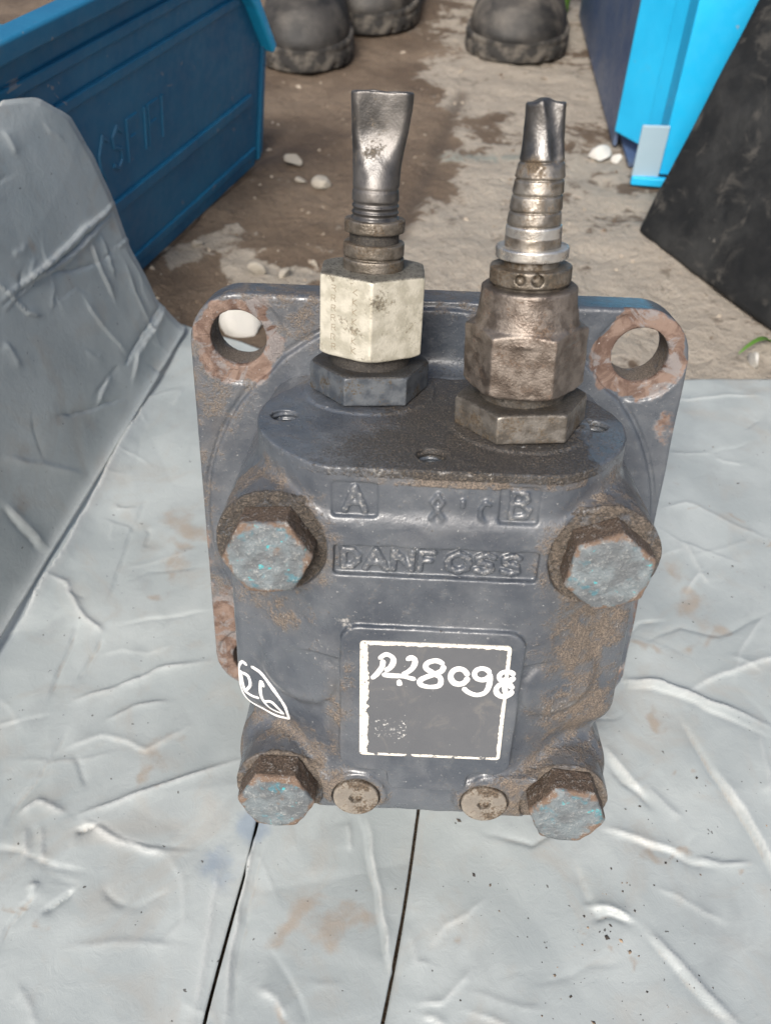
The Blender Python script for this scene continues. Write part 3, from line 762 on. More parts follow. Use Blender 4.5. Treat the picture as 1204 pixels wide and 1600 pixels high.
def body_fn(x, y, z):
    d = body_core(x, y, z)
    d = smax(d, y - 67.0, 0.7)
    # name pad with its tab between the plugs
    pad = rbox2(x, y, 0.2, -6.6, 25.6, 26.6, 5.5)
    pad = smin(pad, rbox2(x, y, 1.2, -30, 12.0, 10.8, 3), 3.0)
    d = smin(d, smax(pad, np.abs(z - 88) - 5.6, 0.9), 0.7)
    # spot faces for the bolts
    for bx, by in BOLT:
        q = np.hypot(x - bx, y - by + (2.4 if by < 0 else 0.6)) + (1.6 if by < 0 else 0.5)
        d = smax(d, -np.maximum(q - 15.4, SEAT - z), 0.5)
    # plug recesses, hex wells
    for px in (-20.3, 19.6):
        q = np.hypot(x - px, y + 46.6)
        d = smax(d, -np.maximum(q - 7.6, 90.2 - z), 0.4)
    # recessed letter boxes
    fl = 90.0 - z
    for bx, by, hx, hy in ((-22.0, 58.1, 5.9, 4.8), (20.0, 58.3, 5.0, 5.2), (-0.4, 40.4, 27.0, 4.6)):
        d = smax(d, -smax(rbox2(x, y, bx, by, hx, hy, 1.0), fl, 0.5), 0.6)
    m = (z > 86) & (z < 94) & (y > 33) & (y < 66) & (np.abs(x) < 30)
    if m.any():
        xm, ym, zm = x[m], y[m], z[m]; dm = d[m]
        for a, b, r_ in STROKES:
            dm = smin(dm, capsule(xm, ym, zm, a, b, r_), 0.3)
        d = d.copy(); d[m] = dm
    # tapped holes and bores in the port face
    for hx, hz, hr in ((-44.2, 58.8, 3.9), (-3.0, 81.0, 3.9), (43.2, 57.0, 3.9)):
        q = np.hypot(x - hx, z - hz) + 0.35 * np.sin((y - np.arctan2(z - hz, x - hx) / 6.283 * 1.6) * 2 * math.pi / 1.6) * (y < 66.4)
        d = smax(d, -np.maximum(q - hr, 55 - y), 0.5)
    # raised rings round the two ports
    for cx, cz, cr in ((-21.5, 37, 20.5), (22, 58.5, 20.5)):
        q = np.hypot(x - cx, z - cz)
        d = smin(d, smax(q - cr + 0.6, np.abs(y - 66.4) - 1.3, 0.6), 0.8)
    d = d + 0.10 * np.sin(x * 0.31) * np.sin(y * 0.27 + 1.3) + 0.08 * np.sin(x * 0.71 + y * 0.5) * np.sin(z * 0.6 + y * .33)
    return d
P, F = sdf_mesh(body_fn, (-63, -64, 1), (63, 71, 96), 0.5)
me = mesh_np('body', mp(P), F)
x, y, z = P.T
def blob(cx, cy, rx, ry): return np.exp(-(((x - cx) / rx) ** 2 + ((y - cy) / ry) ** 2))
dust = 0.13 + 0 * x; grime = 0.05 + 0 * x; rust = 0 * x
for k, (bx, by) in enumerate(BOLT):
    q = np.hypot(x - bx, y - by)
    seat = (q < 15.9) & (z > SEAT - 1.2) & (z < SEAT + 0.6)
    dust = np.where(seat, (0.80, 0.72, 0.85, 0.8)[k], dust)
    grime = np.where(seat, (0.50, 0.36, 0.28, 0.25)[k], grime)
    dust = np.maximum(dust, 0.45 * np.exp(-(np.maximum(q - 15, 0) / 5) ** 2) * (z > 70))
dust = np.maximum(dust, 0.78 * blob(46, 14, 16, 22)); dust = np.maximum(dust, 0.70 * blob(46, -16, 18, 20))
dust = np.maximum(dust, 0.95 * blob(31, -44, 11, 10)); dust = np.maximum(dust, 0.75 * blob(-29, -44, 12, 9))
dust = np.maximum(dust, 0.75 * blob(-20, -46, 10, 9)); dust = np.maximum(dust, 0.75 * blob(20, -46, 10, 9))
dust = np.maximum(dust, 0.55 * blob(-27, -16, 4, 24)); dust = np.maximum(dust, 0.50 * blob(-45, 16, 14, 10))
dust = np.maximum(dust, 0.5 * blob(-38, 56, 10, 6)); dust = np.maximum(dust, 0.55 * blob(44, 58, 8, 7))
dust = np.maximum(dust, 0.40 * blob(-34, -30, 10, 8)); dust = np.maximum(dust, 0.5 * blob(-24, -2, 4, 14) * (z > 91))
top = (y > 64.5)
gp_ = np.exp(-((x - 5) / 34) ** 2 - ((z - 62) / 34) ** 2)
grime = np.where(top, 0.30 + 0.42 * gp_ + 0.12 * sstep(-30, 10, x), grime)
clean = np.maximum(sstep(-12, -30, x + 0.25 * (z - 60) + 14 * fbm(x / 9, z / 9, 3)), sstep(36, 42, x + 8 * fbm(x / 6, z / 6, 5)) * sstep(50, 56, z))
grime = np.where(top, grime * (1 - 0.6 * clean), grime)
dust = np.where(top, 0.12 + 0.35 * gp_, dust)
dust = np.maximum(dust, 0.55 * ((y > 62.5) & (y < 66.5) & (z > 86)) * sstep(-32, -10, x))
attr(me, np.stack([dust, grime, rust], 1))
wear_glint = 0.45 * ((y > 65.2) & (y < 66.9) & (z > 84) & (np.abs(x) < 38)) * (0.6 + 1.0 * vnoise(x / 4, y, 2))
wear_glint = np.maximum(wear_glint, 0.22 * np.exp(-((x + 29) / 4) ** 2) * sstep(14, 30, y) * (z > 84))  # sun highlight down the left bevel, painted pale
wear_glint = np.maximum(wear_glint, 0.34 * np.exp(-((y - 35.6) / 1.4) ** 2) * (np.abs(x) < 27) * (z > 89))  # highlight on the letter bar's lower lip, put into the colour
wear_glint = np.maximum(wear_glint, 0.55 * np.exp(-(np.hypot(x + 24, y - 20) / 3.5) ** 2)); wear_glint = np.maximum(wear_glint, 0.33 * np.exp(-((y - 22) / 2.5) ** 2) * (np.abs(x) < 26))  # sheen at the pad's top-left corner and top edge, painted in
for a_, b_, r_ in STROKES:
    if r_ > 0.8: wear_glint = np.maximum(wear_glint, 0.42 * (capsule(x, y, z, a_, b_, r_) < 0.45) * (z > 90.35))  # raised letters: wear, with their glints put into the colour
wear_glint = np.maximum(wear_glint, 0.4 * blob(40, -12, 16, 16)); wear_glint = np.maximum(wear_glint, 0.35 * blob(-30, 8, 10, 14))
wa_ = me.attributes.new('wear_glint', 'FLOAT', 'POINT'); wa_.data.foreach_set('value', wear_glint.astype(np.float32))
link('body', me, M['paint'], motor)

# ---- flange bolts
def bolt_mat():
    m = NT('worn_bolt_paint'); m.jitter()
    n1 = m.noise(6, 5); n2 = m.noise(2.2, 5, 0.65); n3 = m.noise(0.6, 3, 0.8)
    c = m.mix(m.ramp(n1, 0.38, 0.62), (0.115, 0.128, 0.137), (0.165, 0.195, 0.21))
    c = m.mix(m.ramp(m.noise(5, 3), 0.57, 0.68, 0, 0.7), c, (0.065, 0.20, 0.25))
    c = m.mix(m.ramp(m.noise(3, 5, 0.6, 0.4), 0.64, 0.67, 0, 0.85), c, (0.05, 0.42, 0.46))
    R, G, B = m.mask()
    rs = m.ramp(m.math('ADD', m.math('MULTIPLY', R, 0.55), m.math('MULTIPLY', m.noise(8, 6, 0.65, 0.5), 0.9)), 0.545, 0.66)
    c = m.mix(rs, c, m.mix(n3, (0.10, 0.06, 0.04), (0.24, 0.175, 0.13)))
    c = m.mix(m.math('MULTIPLY', G, m.ramp(n3, 0.35, 0.6, 1.0, 0.35)), c, (0.045, 0.035, 0.026))
    c = m.mix(m.ramp(m.math('ADD', m.math('MULTIPLY', n3, 0.6), m.math('MULTIPLY', n2, 0.5)), 0.60, 0.66, 0, 0.55), c, (0.36, 0.37, 0.36))
    nb = m.bump(n2, 0.9, 1.0); nb = m.bump(n3, 0.2, 0.8, nb)
    return m.done(c, m.fmix(rs, 0.42, 0.8), 0.1, nb)
M['bolt'] = bolt_mat()
def bolt_fn(x, y, z):
    q = np.hypot(x, y)
    d = smax(hexd(x, y, 12.0, 0), np.abs(z - 4.8) - 4.8, 0.5)
    d = smax(d, (q - 9.9) * 0.5 + (z - 9.6) * 0.87, 0.6)
    return d + 0.18 * np.sin(x * 1.1 + 2) * np.sin(y * 0.9) * np.sin(z * 0.8 + 1)
P, F = sdf_mesh(bolt_fn, (-14, -14, -1), (14, 14, 14), 0.45)
bme = mesh_np('bolt', P * MM, F)
q = np.hypot(P[:, 0], P[:, 1])
attr(bme, np.stack([np.where(P[:, 2] < 8.2, 0.7, 0.34 * sstep(8.0, 10.8, q)), np.where(P[:, 2] < 8.2, 1.0, 0.0), 0 * q], 1))
bolt = link('bolt', bme, M['bolt'], motor)
for k, ((bx, by), an) in enumerate(zip(BOLT, (4, 21, 0, -6))):
    b = bolt if k == 0 else bolt.copy()
    if k: col.objects.link(b); b.parent = motor
    b.location = Vector(mp((bx, by, SEAT - 0.05)))
    b.rotation_euler = (0, 0, math.radians(an))

# ---- socket plugs
def plug_fn(x, y, z):
    q = np.hypot(x, y)
    d = smax(q - 7.1, np.abs(z - 1.5) - 1.5, 0.7)
    return smax(d, -np.maximum(hexd(x, y, 2.3, 10), 1.0 - z), 0.2)
M['plug'] = steel_mat('dusty_plug', (0.19, 0.17, 0.145), (0.25, 0.225, 0.19), (0.16, 0.12, 0.085), 0.55, 0.7, 0.1, 0.25)
P, F = sdf_mesh(plug_fn, (-9, -9, -1), (9, 9, 4), 0.3)
pme = mesh_np('plug', P * MM, F)
for k, px in enumerate((-20.3, 19.6)):
    b = link('plug', pme, M['plug'], motor); b.location = Vector(mp((px, -46.6, 90.0)))

# ---- name plate (worn print: white frame)
def plate_mat():
    m = NT('worn_nameplate'); X_, Y_, Z_ = m.xyz()
    n = m.noise(1.6, 4, 0.6); n2 = m.noise(0.7, 3, 0.7)
    def edge(v, at, wdt, sgn):
        # distance inside one side of the frame, ragged on its inner side
        t = m.math('MULTIPLY', m.math('SUBTRACT', at, v), sgn)
        jag = m.math('MULTIPLY', m.math('SUBTRACT', n, 0.5), wdt * 1.3)
        return m.math('LESS_THAN', m.math('ADD', t, jag), wdt)
    L = edge(X_, -0.0208, 0.0022, -1); Rr_ = edge(X_, 0.0208, 0.0010, 1)
    T = edge(Y_, 0.0211, 0.0011, 1); Bm = edge(Y_, -0.0211, 0.0008, -1)
    Bm = m.math('MULTIPLY', Bm, m.ramp(m.noise(5, 3), 0.40, 0.47))
    e = m.math('MAXIMUM', m.math('MAXIMUM', L, Rr_), m.math('MAXIMUM', T, Bm))
    e = m.math('MULTIPLY', e, m.ramp(n2, 0.34, 0.40))
    e = m.math('MULTIPLY', e, m.ramp(m.noise(3.5, 3, 0.6), 0.30, 0.34))
    c = m.mix(m.noise(14, 4), (0.085, 0.092, 0.103), (0.118, 0.123, 0.132))
    c = m.mix(m.ramp(m.noise(9, 6, 0.7, 1.0), 0.52, 0.70, 0, 0.4), c, (0.20, 0.19, 0.175))
    # faint rest of the print low on the left
    win = m.math('MULTIPLY', m.math('MULTIPLY', m.math('LESS_THAN', X_, -0.007), m.math('GREATER_THAN', X_, -0.0165)),
                 m.math('MULTIPLY', m.math('LESS_THAN', Y_, -0.0065), m.math('GREATER_THAN', Y_, -0.0145)))
    sp = m.math('MULTIPLY', win, m.ramp(m.noise(0.8, 3, 0.7), 0.60, 0.64))
    sp = m.math('MAXIMUM', sp, m.ramp(m.noise(0.9, 2, 0.7), 0.735, 0.75))
    c = m.mix(m.math('MULTIPLY', sp, 0.8), c, (0.6, 0.6, 0.58))
    c = m.mix(e, c, (0.70, 0.66, 0.59))
    return m.done(c, m.ramp(n, 0.3, 0.7, 0.38, 0.55), 0, m.bump(n2, 0.06, 0.6))
M['plate'] = plate_mat()
def rounded_plate(hx, hy, rad, t, n=5):
    pts = []
    for cx, cy, a0 in ((hx - rad, hy - rad, 0), (-hx + rad, hy - rad, 90), (-hx + rad, -hy + rad, 180), (hx - rad, -hy + rad, 270)):
        for k in range(n + 1):
            a = math.radians(a0 + 90 * k / n); pts.append((cx + rad * math.cos(a), cy + rad * math.sin(a)))
    N = len(pts)
    v = [(*p, 0) for p in pts] + [(*p, t) for p in pts]
    f = [tuple(range(N - 1, -1, -1)), tuple(range(N, 2 * N))] + [(k, (k + 1) % N, N + (k + 1) % N, N + k) for k in range(N)]
    return np.array(v), f
v, f = rounded_plate(20.9, 21.2, 1.2, 0.35)
o = link('nameplate', pydata('nameplate', v * MM, f), M['plate'], motor)
o.location = Vector(mp((1.3, -5.3, 93.62)))
o.rotation_euler = (0, 0, math.radians(0.6))

# ---- white paint-marker writing
def spline(pts, step):
    p = np.array(pts, float)
    if len(p) < 3: p = np.vstack([p, p[-1]]) if len(p) == 2 else p
    ext = np.vstack([2 * p[0] - p[1], p, 2 * p[-1] - p[-2]])
    out = []
    for k in range(1, len(ext) - 2):
        p0, p1, p2, p3 = ext[k - 1:k + 3]
        n = max(2, int(np.linalg.norm(p2 - p1) / step))
        for t in np.linspace(0, 1, n, endpoint=False):
            out.append(0.5 * ((2 * p1) + (-p0 + p2) * t + (2 * p0 - 5 * p1 + 4 * p2 - p3) * t * t + (-p0 + 3 * p1 - 3 * p2 + p3) * t ** 3))
    out.append(ext[-2])
    return np.array(out)
def body_z(px, py):
    z_ = np.full(len(px), 95.0)
    for _ in range(40):
        z_ = z_ - np.clip(body_fn(px, py, z_), -3, 3) * 0.8
    return z_
def stroke_mesh(name, lines, wdt, zfun, nfun, seed=1, thick=0.28):
    V = []; Fc = []
    rng = np.random.RandomState(seed)
    for ln in lines:
        p = spline(ln, 0.35)
        px, py = p[:, 0], p[:, 1]
        zz = zfun(px, py); C3 = np.stack([px, py, zz], 1); N = nfun(px, py, zz)
        tg = np.gradient(C3, axis=0); tg /= np.linalg.norm(tg, axis=1)[:, None] + 1e-9
        sdv = np.cross(N, tg); sdv /= np.linalg.norm(sdv, axis=1)[:, None] + 1e-9
        n = len(p); jit = np.convolve(rng.randn(n + 8), np.ones(9) / 9, 'valid') * 0.35
        prof = [(-1, -0.35), (-0.8, 0.55), (-0.4, 0.9), (0, 1), (0.4, 0.9), (0.8, 0.55), (1, -0.35)]
        # round caps
        s_ = np.arange(n); endd = np.minimum(s_, n - 1 - s_) * 0.35
        cap = np.sqrt(np.clip(1 - (1 - np.clip(endd / (wdt / 2), 0, 1)) ** 2, 0.02, 1))
        b0 = len(V) and sum(len(a) for a in V)
        rows = []
        for a, b in prof:
            rows.append(C3 + sdv * (a * wdt / 2 * cap * (1 + 0.5 * jit))[:, None] + N * (b * thick * np.sqrt(cap))[:, None])
        A = np.stack(rows, 1).reshape(-1, 3); k = len(prof)
        for i_ in range(n - 1):
            for j_ in range(k - 1):
                q0 = b0 + i_ * k + j_; Fc.append((q0, q0 + 1, q0 + k + 1, q0 + k))
        V.append(A)
    V = np.concatenate(V)
    me = mesh_np(name, mp(V), np.array(Fc)[:, ::-1])
    return me
m = NT('white_marker'); M['white'] = m.done(m.mix(m.ramp(m.noise(1.4, 5, 0.7), 0.28, 0.50), (0.48, 0.48, 0.48), (0.82, 0.82, 0.81)), 0.5, 0, m.bump(m.noise(0.8, 3), 0.1))
pl_z = lambda a, b: np.full(len(a), 93.98) - 0.25 * sstep(21.9, 22.3, a)
up_n = lambda a, b, c: np.tile(np.array([0, 0, 1.0]), (len(a), 1))
o = link('marker_writing', stroke_mesh('marker_writing', MARK_LABEL, 1.72, pl_z, up_n, 3, 0.16), M['white'], motor)
o['label'] = 'white marker number written across the nameplate'
def grad_n(a, b, c):
    h_ = 0.6
    g = np.stack([body_core(a + h_, b, c) - body_core(a - h_, b, c), body_core(a, b + h_, c) - body_core(a, b - h_, c), body_core(a, b, c + h_) - body_core(a, b, c - h_)], 1)
    return g / np.linalg.norm(g, axis=1)[:, None]
o = link('marker_writing', stroke_mesh('marker_writing', MARK_SIDE, 1.25, body_z, grad_n, 5, 0.2), M['white'], motor)
o['label'] = 'small white marker code inside an oval'

# ------------------------------------------------------------------ hose fittings (parts of the motor)
M['hex_dark'] = steel_mat('painted_hex', (0.062, 0.072, 0.086), (0.11, 0.122, 0.135), (0.10, 0.08, 0.055), 0.42, 0.42, 0.25, 0.12)
M['hex_brown'] = steel_mat('oily_steel_hex', (0.135, 0.122, 0.106), (0.22, 0.205, 0.185), (0.13, 0.10, 0.068), 0.55, 0.36, 0.6, 0.15)
M['nut_zinc'] = steel_mat('zinc_nut', (0.46, 0.44, 0.36), (0.60, 0.575, 0.49), (0.26, 0.23, 0.17), 0.32, 0.42, 0.35, 0.14)
M['nut_bronze'] = steel_mat('bronzed_nut', (0.125, 0.103, 0.088), (0.23, 0.20, 0.175), (0.15, 0.105, 0.075), 0.36, 0.42, 0.72, 0.20)
M['tube_dark'] = steel_mat('crushed_tube_steel', (0.085, 0.083, 0.082), (0.155, 0.148, 0.142), (0.13, 0.11, 0.085), 0.30, 0.40, 0.8, 0.08, feat=9.0)
M['tube_gold'] = steel_mat('worn_tube_steel', (0.20, 0.175, 0.145), (0.36, 0.335, 0.30), (0.15, 0.11, 0.07), 0.46, 0.36, 0.85, 0.12, feat=5.0)
M['collar'] = steel_mat('gritty_collar', (0.12, 0.105, 0.085), (0.22, 0.195, 0.165), (0.12, 0.09, 0.06), 0.55, 0.40, 0.7, 0.2)
M['ring'] = steel_mat('bright_ring', (0.52, 0.50, 0.47), (0.66, 0.65, 0.62), (0.25, 0.21, 0.16), 0.22, 0.30, 0.85, 0.1)

def sdf_part(name, fn, lo, hi, res, mat, parent, gfun=None):
    P, F = sdf_mesh(fn, lo, hi, res)
    me = mesh_np(name, P * MM, F)
    attr(me, gfun(*P.T) if gfun else np.zeros((len(P), 3)))
    return link(name, me, mat, parent)
def gtop(yt, amt=1.0, gap=None):
    def g(x, y, z):
        v_ = amt * (y > yt).astype(float)
        if gap: v_ = np.maximum(v_, ((y > gap[0]) & (y < gap[1])).astype(float))
        return np.stack([0 * x, v_, 0 * x], 1)
    return g
def fitting(name, cx, cz, lean):
    """local frame: x right, y up along the fitting (0 = port face), z to the front"""
    return (cx, cz, lean)
def hexang(a): return 90.0 - a     # corner at azimuth a (0 = front, + = right) in the (x, z) plane
def nut(rc, corner, y0, y1, cone=0.62, hole=None, k=0.35, both=True):
    def fn(x, y, z):
        q = np.hypot(x, z)
        d = smax(hexd(x, z, rc, hexang(corner)), np.abs(y - (y0 + y1) / 2) - (y1 - y0) / 2, k)
        d = smax(d, (q - rc * 0.93) * 0.5 + (y - y1) * 0.87, 0.4)
        if both: d = smax(d, (q - rc * 0.93) * 0.5 + (y0 - y) * 0.87, 0.4)
        return d
    return fn
def rev(prof, k=0.4):
    """union of discs/cones: (y0, y1, r0, r1)"""
    def fn(x, y, z):
        q = np.hypot(x, z); d = None
        for y0, y1, r0, r1 in prof:
            t = np.clip((y - y0) / (y1 - y0), 0, 1)
            e = smax((q - (r0 + (r1 - r0) * t)) / math.hypot(1, (r1 - r0) / (y1 - y0)), np.abs(y - (y0 + y1) / 2) - (y1 - y0) / 2, k)
            d = e if d is None else smin(d, e, 0.25)
        return d
    return fn

# left fitting -------------------------------------------------------
def tubeL(x, y, z):
    t = sstep(56, 74, y); t2 = sstep(60, 82, y)
    a = 6.55 + 1.9 * t * sstep(56, 86, y) - 0.25 * sstep(50, 60, y); b = 6.55 * (1 - t) + 2.5 * t
    zc = z + 1.6 * t - 0.8 * t * (x / 8.0) ** 2 - 0.6 * t2
    xc = x - 0.9 * t2
    k0 = np.sqrt((xc / a) ** 2 + (zc / b) ** 2) + 1e-6; k1 = np.sqrt((xc / a ** 2) ** 2 + (zc / b ** 2) ** 2) + 1e-6
    e = k0 * (k0 - 1) / k1
    bx = rbox2(xc, zc, 0, 0, a, b, 1.0) if False else np.hypot(np.maximum(np.abs(xc) - a + np.minimum(b, a) * 0.96, 0), zc) - b
    d = e * (1 - t) + bx * t
    d = smax(d, np.abs(y - 65.0) - 17.2 + 0.12 * np.sin(x * 0.7), 0.4)
    d = smax(d, -np.maximum(np.hypot(np.maximum(np.abs(xc) - a + b, 0), zc) - b + 1.1, 79.5 - y), 0.3)
    # ring grooves on the lower tube
    for gy in (51.6, 53.2, 54.8, 58.5):
        d = smax(d, -(np.hypot(np.hypot(x, z) - 6.7, y - gy) - 0.62), 0.15)
    return d + 0.06 * np.sin(x * 1.3) * np.sin(y * 0.9) * np.sin(z + 1)
def coreL(x, y, z):
    d = rev([(-4, 2, 10, 10), (9.5, 14.5, 11.8, 11.8), (35, 50.5, 6.9, 6.9)])(x, y, z)
    return smin(d, tubeL(x, y, z), 0.4)
fitL = sdf_part('hose_fitting', coreL, (-13, -1, -13), (13, 84, 13), 0.35, M['tube_dark'], motor, gtop(999, gap=(8, 60) if False else (8, 47)))
fitL.location = Vector(mp((-21.5, 67.0, 37.0))); fitL.rotation_euler = (0, 0, math.radians(-0.7))
fitL['label'] = 'left hose fitting with wide flattened tube end'
sdf_part('adapter_hex', nut(17.9, -21, 1.2, 10.0, both=False), (-19, 0, -19), (19, 12, 19), 0.45, M['hex_dark'], fitL, gtop(9.6))
sdf_part('swivel_nut', nut(16.7, 2, 14.2, 37.2), (-18, 13, -18), (18, 39, 18), 0.45, M['nut_zinc'], fitL, gtop(36.7))
sdf_part('collar', rev([(37.0, 40.2, 8.6, 8.6), (40.0, 41.0, 7.6, 7.6), (40.8, 44.4, 8.5, 8.5)]), (-10, 36, -10), (10, 46, 10), 0.35, M['collar'], fitL)
sdf_part('ring', rev([(47.2, 50.6, 8.4, 8.4)], 0.5), (-10, 46, -10), (10, 52, 10), 0.35, M['collar'], fitL)
# stamped letters on the zinc nut's left face
m = NT('stamp_ink'); M['stamp'] = m.done((0.27, 0.23, 0.17), 0.7)
az = math.radians(2 - 30.0); ap = 16.7 * math.cos(math.pi / 6)
nx_, nz_ = math.sin(az), math.cos(az); tx_, tz_ = nz_, -nx_
V = []; Fc = []
def flat_stroke(a, b, wd_):
    a = np.array(a); b = np.array(b); d_ = (b - a) / (np.linalg.norm(b - a) + 1e-9); s_ = np.array([-d_[1], d_[0]]) * wd_ / 2
    q = [a - s_ - d_ * wd_ / 2, b - s_ + d_ * wd_ / 2, b + s_ + d_ * wd_ / 2, a + s_ - d_ * wd_ / 2]
    base = len(V)
    for p_ in q: V.append((tx_ * p_[0] + nx_ * (ap + 0.06 + 0.004 * (base % 7)), p_[1], tz_ * p_[0] + nz_ * (ap + 0.06 + 0.004 * (base % 7))))
    Fc.append((base, base + 1, base + 2, base + 3))
rng = np.random.RandomState(4)
for row in range(7):
    for ch, x0 in (('R', -4.6), ('K', 2.3)):
        yy = 16.2 + row * 2.75; jx = rng.rand() * 0.3
        for pl in glyph(ch):
            for a, b in zip(pl[:-1], pl[1:]):
                if rng.rand() < 0.12: continue
                flat_stroke((x0 + jx + a[0] * 1.5, yy + a[1] * 1.7), (x0 + jx + b[0] * 1.5, yy + b[1] * 1.7), 0.2)
link('stamped_letters', pydata('stamped_letters', np.array(V) * MM, Fc), M['stamp'], fitL)

# right fitting ------------------------------------------------------
def tubeR(x, y, z):
    t = sstep(68, 78, y)
    xc = x - 0.9 * sstep(52, 72, y) + 0.15; zc = z + 0.5 * t
    r0 = np.interp(y, [48, 52, 56, 62, 66, 70, 74, 78, 84], [6.7, 6.7, 6.6, 6.2, 6.0, 5.4, 5.0, 4.8, 4.8])
    # overlapping ferrule steps
    for gy in (54.6, 58.0, 61.8, 65.5, 69.4):
        r0 = r0 - 0.5 * np.exp(-((y - gy) / 0.26) ** 2) + 0.16 * np.clip((gy - y) / 3.6, 0, 1) * (y < gy) * (y > gy - 3.7)
    a = r0; b = r0 * (1 - 0.20 * t)
    k0 = np.sqrt((xc / a) ** 2 + (zc / b) ** 2) + 1e-6; k1 = np.sqrt((xc / a ** 2) ** 2 + (zc / b ** 2) ** 2) + 1e-6
    d = k0 * (k0 - 1) / k1
    d = smax(d, np.abs(y - 65.2) - 17.6 - 0.5 * np.sin(x * 0.9 + 1), 0.9)
    # crimp folded diagonally into the tip
    d = smax(d, -capsule(x, y, z, (1.3, 88, 3.4), (5.0, 71.0, 5.4), 2.7), 0.7)
    d = smax(d, -capsule(x, y, z, (0.4, 84.5, -6), (0.6, 84.5, 9), 1.0), 0.7)
    return d + 0.06 * np.sin(x * 1.2 + 1) * np.sin(y * 0.8) * np.sin(z + 2)
def coreR(x, y, z):
    d = rev([(-4, 2, 10, 10), (9, 13.5, 11.5, 11.5), (38, 52, 7.1, 7.1)])(x, y, z)
    return smin(d, tubeR(x, y, z), 0.4)
fitR = sdf_part('hose_fitting', coreR, (-13, -1, -13), (13, 85, 13), 0.3, M['tube_gold'], motor, lambda x, y, z: np.stack([0 * x, ((y < 14)) * 1.0 + 0.25 * ((y > 44) & (y < 47)), sstep(69, 71, y + 0.8 * np.sin(x))], 1))
fitR.location = Vector(mp((22.0, 67.0, 58.5))); fitR.rotation_euler = (0, 0, math.radians(2.0))
fitR['label'] = 'right hose fitting with narrow ringed tube end'
sdf_part('adapter_hex', nut(18.4, -25, 1.2, 9.4, both=False), (-20, 0, -20), (20, 11, 20), 0.45, M['hex_brown'], fitR, gtop(9.0))
def nutR(x, y, z):
    q = np.hypot(x, z)
    hx = smax(hexd(x, z, 16.3, hexang(-38)), np.abs(y - 21.5) - 8.8, 0.2)
    hx = smax(hx, (q - 15.2) * 0.42 + (y - 29.2) * 0.9, 0.5)
    hx = smax(hx, (q - 15.0) * 0.55 + (12.7 - y) * 0.83, 0.5)
    t = np.clip((y - 27) / 12.5, 0, 1)
    cn = smax(q - (14.5 - 2.1 * t - 1.0 * np.sin(t * 3.14) * 0.4), np.abs(y - 33) - 6.6, 1.0)
    return smin(hx, cn, 0.4) + 0.06 * np.sin(x * .9) * np.sin(y * .8 + 1) * np.sin(z * .85)
sdf_part('swivel_nut', nutR, (-19, 11, -19), (19, 42, 19), 0.45, M['nut_bronze'], fitR, gtop(39.2, 0.8))
def collarR(x, y, z):
    d = rev([(39.3, 40.8, 9.6, 9.6), (40.4, 44.6, 10.5, 10.5)], 0.5)(x, y, z)
    d = smax(d, -capsule(x, y, z, (0.6, 42.8, 8), (0.8, 42.8, 14), 1.5), 0.4)
    return smax(d, -capsule(x, y, z, (-3.6, 42.8, 9.4), (-4.2, 42.8, 14), 1.2), 0.4)
sdf_part('collar', collarR, (-12, 38, -12), (12, 46, 12), 0.35, M['collar'], fitR)
sdf_part('ring', rev([(46.6, 49.4, 9.3, 9.3)], 0.5), (-11, 45, -11), (11, 51, 11), 0.35, M['ring'], fitR)
sdf_part('band', rev([(51.2, 54.5, 7.05, 7.05)], 0.3), (-9, 50, -9), (9, 56, 9), 0.35, M['ring'], fitR)

# ------------------------------------------------------------------ bins
def bin_mat(name, a, b, dirt=0.4, rough=0.45):
    m = NT(name); n1 = m.noise(60, 5); n2 = m.noise(8, 5, 0.65)
    c = m.mix(m.ramp(n1, 0.35, 0.65), a, b)
    c = m.mix(m.ramp(m.math('ADD', m.math('MULTIPLY', n1, 0.5), m.math('MULTIPLY', n2, 0.5)), 0.56, 0.70, 0, dirt), c, (0.16, 0.15, 0.14))
    sc = m.ramp(m.noise(30, 3, 0.5, 2.5), 0.70, 0.72, 0, 0.5)
    c = m.mix(sc, c, (0.35, 0.30, 0.26))
    return m.done(c, m.ramp(n2, 0.3, 0.7, rough - .08, rough + .12), 0, m.bump(n1, 0.5, 0.3), 0.5)
M['bin_blue'] = bin_mat('blue_bin_plastic', (0.009, 0.11, 0.225), (0.013, 0.14, 0.265))
M['bin_cyan'] = bin_mat('cyan_bin_plastic', (0.012, 0.40, 0.72), (0.018, 0.46, 0.80), 0.12)
M['bin_navy'] = bin_mat('navy_bin_plastic', (0.055, 0.095, 0.19), (0.10, 0.135, 0.21), 0.5)
M['bin_grey'] = bin_mat('clear_tab', (0.30, 0.42, 0.50), (0.36, 0.47, 0.55), 0.2)

def prism(name, poly, t0, t1, O, A, B, Nn, mat, parent, bevel=0.0):
    """poly in (a, b) mm extruded from t0 to t1 along N"""
    O, A, B, Nn = [np.array(q_, float) for q_ in (O, A, B, Nn)]
    n = len(poly); v = []
    for t_ in (t0, t1):
        for a, b in poly: v.append((O + A * a + B * b + Nn * t_) * MM)
    f = [tuple(range(n - 1, -1, -1)), tuple(range(n, 2 * n))] + [(k, (k + 1) % n, n + (k + 1) % n, n + k) for k in range(n)]
    me = pydata(name, v, f)
    import bmesh
    bm = bmesh.new(); bm.from_mesh(me); bmesh.ops.recalc_face_normals(bm, faces=bm.faces)
    if bevel: bmesh.ops.bevel(bm, geom=list(bm.edges), offset=bevel * MM, segments=3, profile=0.5, affect='EDGES')
    bm.to_mesh(me); bm.free()
    if bevel: me.polygons.foreach_set('use_smooth', np.ones(len(me.polygons), bool))
    o = link(name, me, mat, parent)
    if bevel:
        md = o.modifiers.new('wn', 'WEIGHTED_NORMAL'); md.keep_sharp = True
    return o

